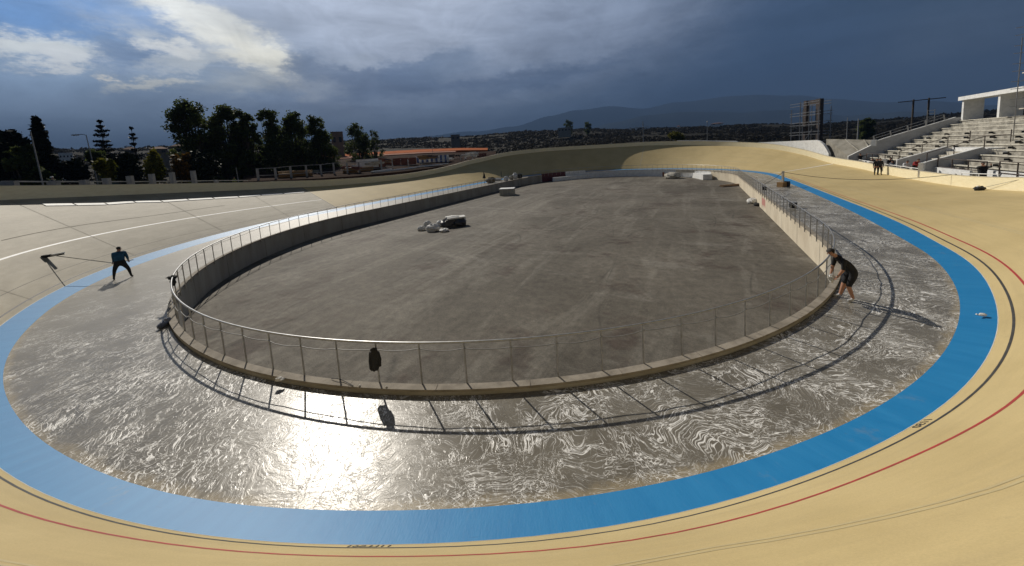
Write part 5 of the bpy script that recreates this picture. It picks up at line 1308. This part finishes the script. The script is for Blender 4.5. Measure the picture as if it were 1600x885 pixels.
hw2 = c+Matrix.Rotation(rz, 3, 'Z') @ (Vector((.22, .36, .80))*sc1)
tp = Vector(surf(sdist(*at_z(82, 425, .35)[:2])[0], .10, .05)); 
hs, hd_ = sdist(*at_z(80, 427, .3)[:2]); wloc = (hd_-interp(T_BL, hs))/(dpar(hs)-interp(T_BL, hs)); tp = Vector(surf(hs, wloc, .12))
sq = thing('squeegee', tp, 'wide floor squeegee on a very long pole held by the man in blue', 'squeegee')
mb = MB(); pd = (hw-tp).normalized(); mb.tube([tp+Vector((0, 0, .05)), hw, hw2, hw2+(hw2-hw)*.3], .022, 7); build(mb, 'handle', M_conc_lt, sq)
pr = at_z(94, 413, .9); bd = (ray(95, 412.5)-ray(62, 424)); ax_ = Vector((1, .55, .0)).normalized()
mb = MB(); mb.beam(tp-ax_*.6+Vector((0, 0, -.02)), tp+ax_*.6+Vector((0, 0, .05)), .09, .06); build(mb, 'bar', M_white, sq)  # sunlight on the bar painted as white
mb = MB(); mb.beam(tp-ax_*.59+Vector((0, 0, -.08)), tp+ax_*.59+Vector((0, 0, -.01)), .02, .1); build(mb, 'rubber_blade', M_dark, sq)
mb = MB(); mb.box(tp+Vector((.03, -.06, -.0)), (.30, .20, .12), .5); build(mb, 'shadow_block', M_dark, sq)  # black block added as the shadow beneath the bar
# man in black leaning over the wall on the right
f1 = at_z(1314, 466, ZA); f2 = at_z(1330, 470, ZA); c = (f1+f2)/2; rz = math.atan2(.25, -1)-math.pi/2
pose = dict(pelvis=(0, -.12, .86), waist=(0, -.04, 1.0), chest=(0, .14, 1.18), neck=(0, .30, 1.33), chin=(0, .37, 1.36), head=(0, .43, 1.44), crown=(0, .44, 1.51), sl=(-.17, .20, 1.24), sr=(.17, .20, 1.24),
            el=(-.20, .22, .97), er=(.20, .24, .97), hl=(-.14, .30, .76), hr=(.12, .33, .76), pl=(-.10, -.12, .82), pr=(.10, -.12, .82), kl=(-.13, .04, .46), kr=(.13, -.02, .46), al=(-.15, -.08, .09), ar=(.15, .06, .09))
man2 = person(c+Vector((0, 0, 0)), rz, 'man in black T-shirt and shorts bending over the wall at right', pose, BLK, BLK, shoes=(.5, .5, .5), scale=1.10, shorts=True, sleeves='short', bulk=1.15)
hp = c+Matrix.Rotation(rz, 3, 'Z') @ (Vector((0, .38, .66))*1.10)
mb = MB(); mb.blob(hp, (.10, .08, .10), 12, 8, .3, seed=3); mb.blob(hp+Vector((.03, .02, -.1)), (.06, .05, .08), 10, 6, .3, seed=4)
tag(build(mb, 'white_cloth', M_bag), 'white cleaning cloth held by the bending man in black', 'cloth')
# two people on the track under the parapet
for px, lab, col_, dz in ((1369, 'person in black standing on the track by the eastern parapet, left one of a pair', BLK, 0), (1376, 'person in dark grey standing on the track, half behind the one in black', (.03, .03, .035), .25)):
    s, d = sdist(*at_z(px, 273.5, .55)[:2]); w = min((d-interp(T_BL, s))/(dpar(s)-interp(T_BL, s))+dz*.1, .93); p = surf(s, w, 0)
    person(Vector(p), 2.6, lab, {}, col_, BLK, scale=1.04, bulk=1.25)
# people at the foot of the stand
def stand_person(px, py, lab, top, pose=None, rz=2.6, v=31.4, sc=1.08, hat=None):
    d = ray(px, py); C3 = Vector((CX, CY, 0)); n = Vector((NX, NY, 0)); o = Vector((0, 0, EYE)); dd = Vector(d); t = (v-(o-C3).dot(n))/dd.dot(n); X = o+dd*t
    person(Vector((X.x, X.y, X.z-(pose or {}).get('head', (0, 0, 1.64))[2]*sc)), rz, lab, pose or {}, top, BLK, scale=sc, hat=hat, bulk=1.3)
up1 = dict(el=(-.34, .12, 1.42), hl=(-.42, .34, 1.52), er=(.30, .18, 1.30), hr=(.10, .38, 1.46))
sit = dict(pelvis=(0, -.10, .80), chest=(0, .10, 1.22), neck=(0, .18, 1.38), chin=(0, .22, 1.43), head=(0, .26, 1.52), crown=(0, .26, 1.59), sl=(-.18, .12, 1.30), sr=(.18, .12, 1.30), el=(-.26, .30, 1.10), er=(.26, .30, 1.10), hl=(-.12, .48, 1.12), hr=(.12, .48, 1.12))
stand_person(1344, 241, 'person in black, one arm stretched out, leftmost of those by the stand', BLK, up1)
stand_person(1362, 248.5, 'person in grey crouched behind the parapet, left of the pair on the track', (.10, .10, .10), sit)
stand_person(1390, 248, 'person in black leaning forward at the foot of the stand, right of the pair', BLK, sit)
stand_person(1399, 249.5, 'dark haired person in a black top beside the person in pale blue', BLK, sit, rz=3.2)
stand_person(1396, 252.5, 'person in pale blue bending behind the parapet', (.22, .26, .33), sit, rz=2.0, v=31.3, sc=1.0)
stand_person(1416, 252.5, 'person in white shirt and dark cap behind the parapet, left of the red one', (.70, .70, .70), sit, hat=(.02, .02, .02))
stand_person(1431, 250, 'person in a red jacket at the foot of the white stair', (.30, .015, .015), sit, rz=2.9)
stand_person(1536, 256, 'person in black with both arms raised at the foot of the stand, far right', BLK, dict(el=(-.30, .26, 1.42), hl=(-.26, .50, 1.58), er=(.26, .26, 1.36), hr=(.05, .50, 1.52)), rz=2.3)
# workers beyond the west rim
def yard_person(px, ytop, D, lab, top, hat, rz=0):
    p = at_d(px, ytop, max(D, rim_dist(px)+9)); person(Vector((p.x, p.y, p.z-1.72)), rz, lab, {}, top, (.03, .03, .05), hat=hat)
yard_person(495.5, 270.5, 50, 'worker in a yellow green vest beyond the far western rim', (.28, .36, .12), (.7, .7, .7))
yard_person(453, 274.5, 48, 'worker in an orange red top in front of the yellow planks', (.42, .05, .03), (.3, .04, .03), .5)
yard_person(365, 276.5, 44, 'worker in a yellow vest right of the last low fence post', (.35, .38, .08), (.1, .1, .1))
yard_person(80, 276.5, 37, 'person whose white helmet shows above the low fence at left', (.12, .12, .12), (.8, .8, .8))
yard_person(727, 244.5, 82, 'distant person in a white top at the end of the red yard', (.75, .75, .75), (.7, .7, .7))

mountains()
# ------------------------------------------------------------------ air
def haze():
    m = bpy.data.materials.new('air'); m.use_nodes = True; nt = m.node_tree; nt.nodes.clear()
    o = nt.nodes.new('ShaderNodeOutputMaterial'); v = nt.nodes.new('ShaderNodeVolumePrincipled')
    v.inputs['Color'].default_value = (.125, .215, .40, 1); v.inputs['Density'].default_value = 2.4e-4; v.inputs['Anisotropy'].default_value = 0
    nt.links.new(v.outputs[0], o.inputs['Volume'])
    mb = MB(); z0, z1 = -60, 1000; mb.box((0, 0, (z0+z1)/2), (24000, 24000, z1-z0))
    tag(build(mb, 'haze', m), kind='stuff')
haze()
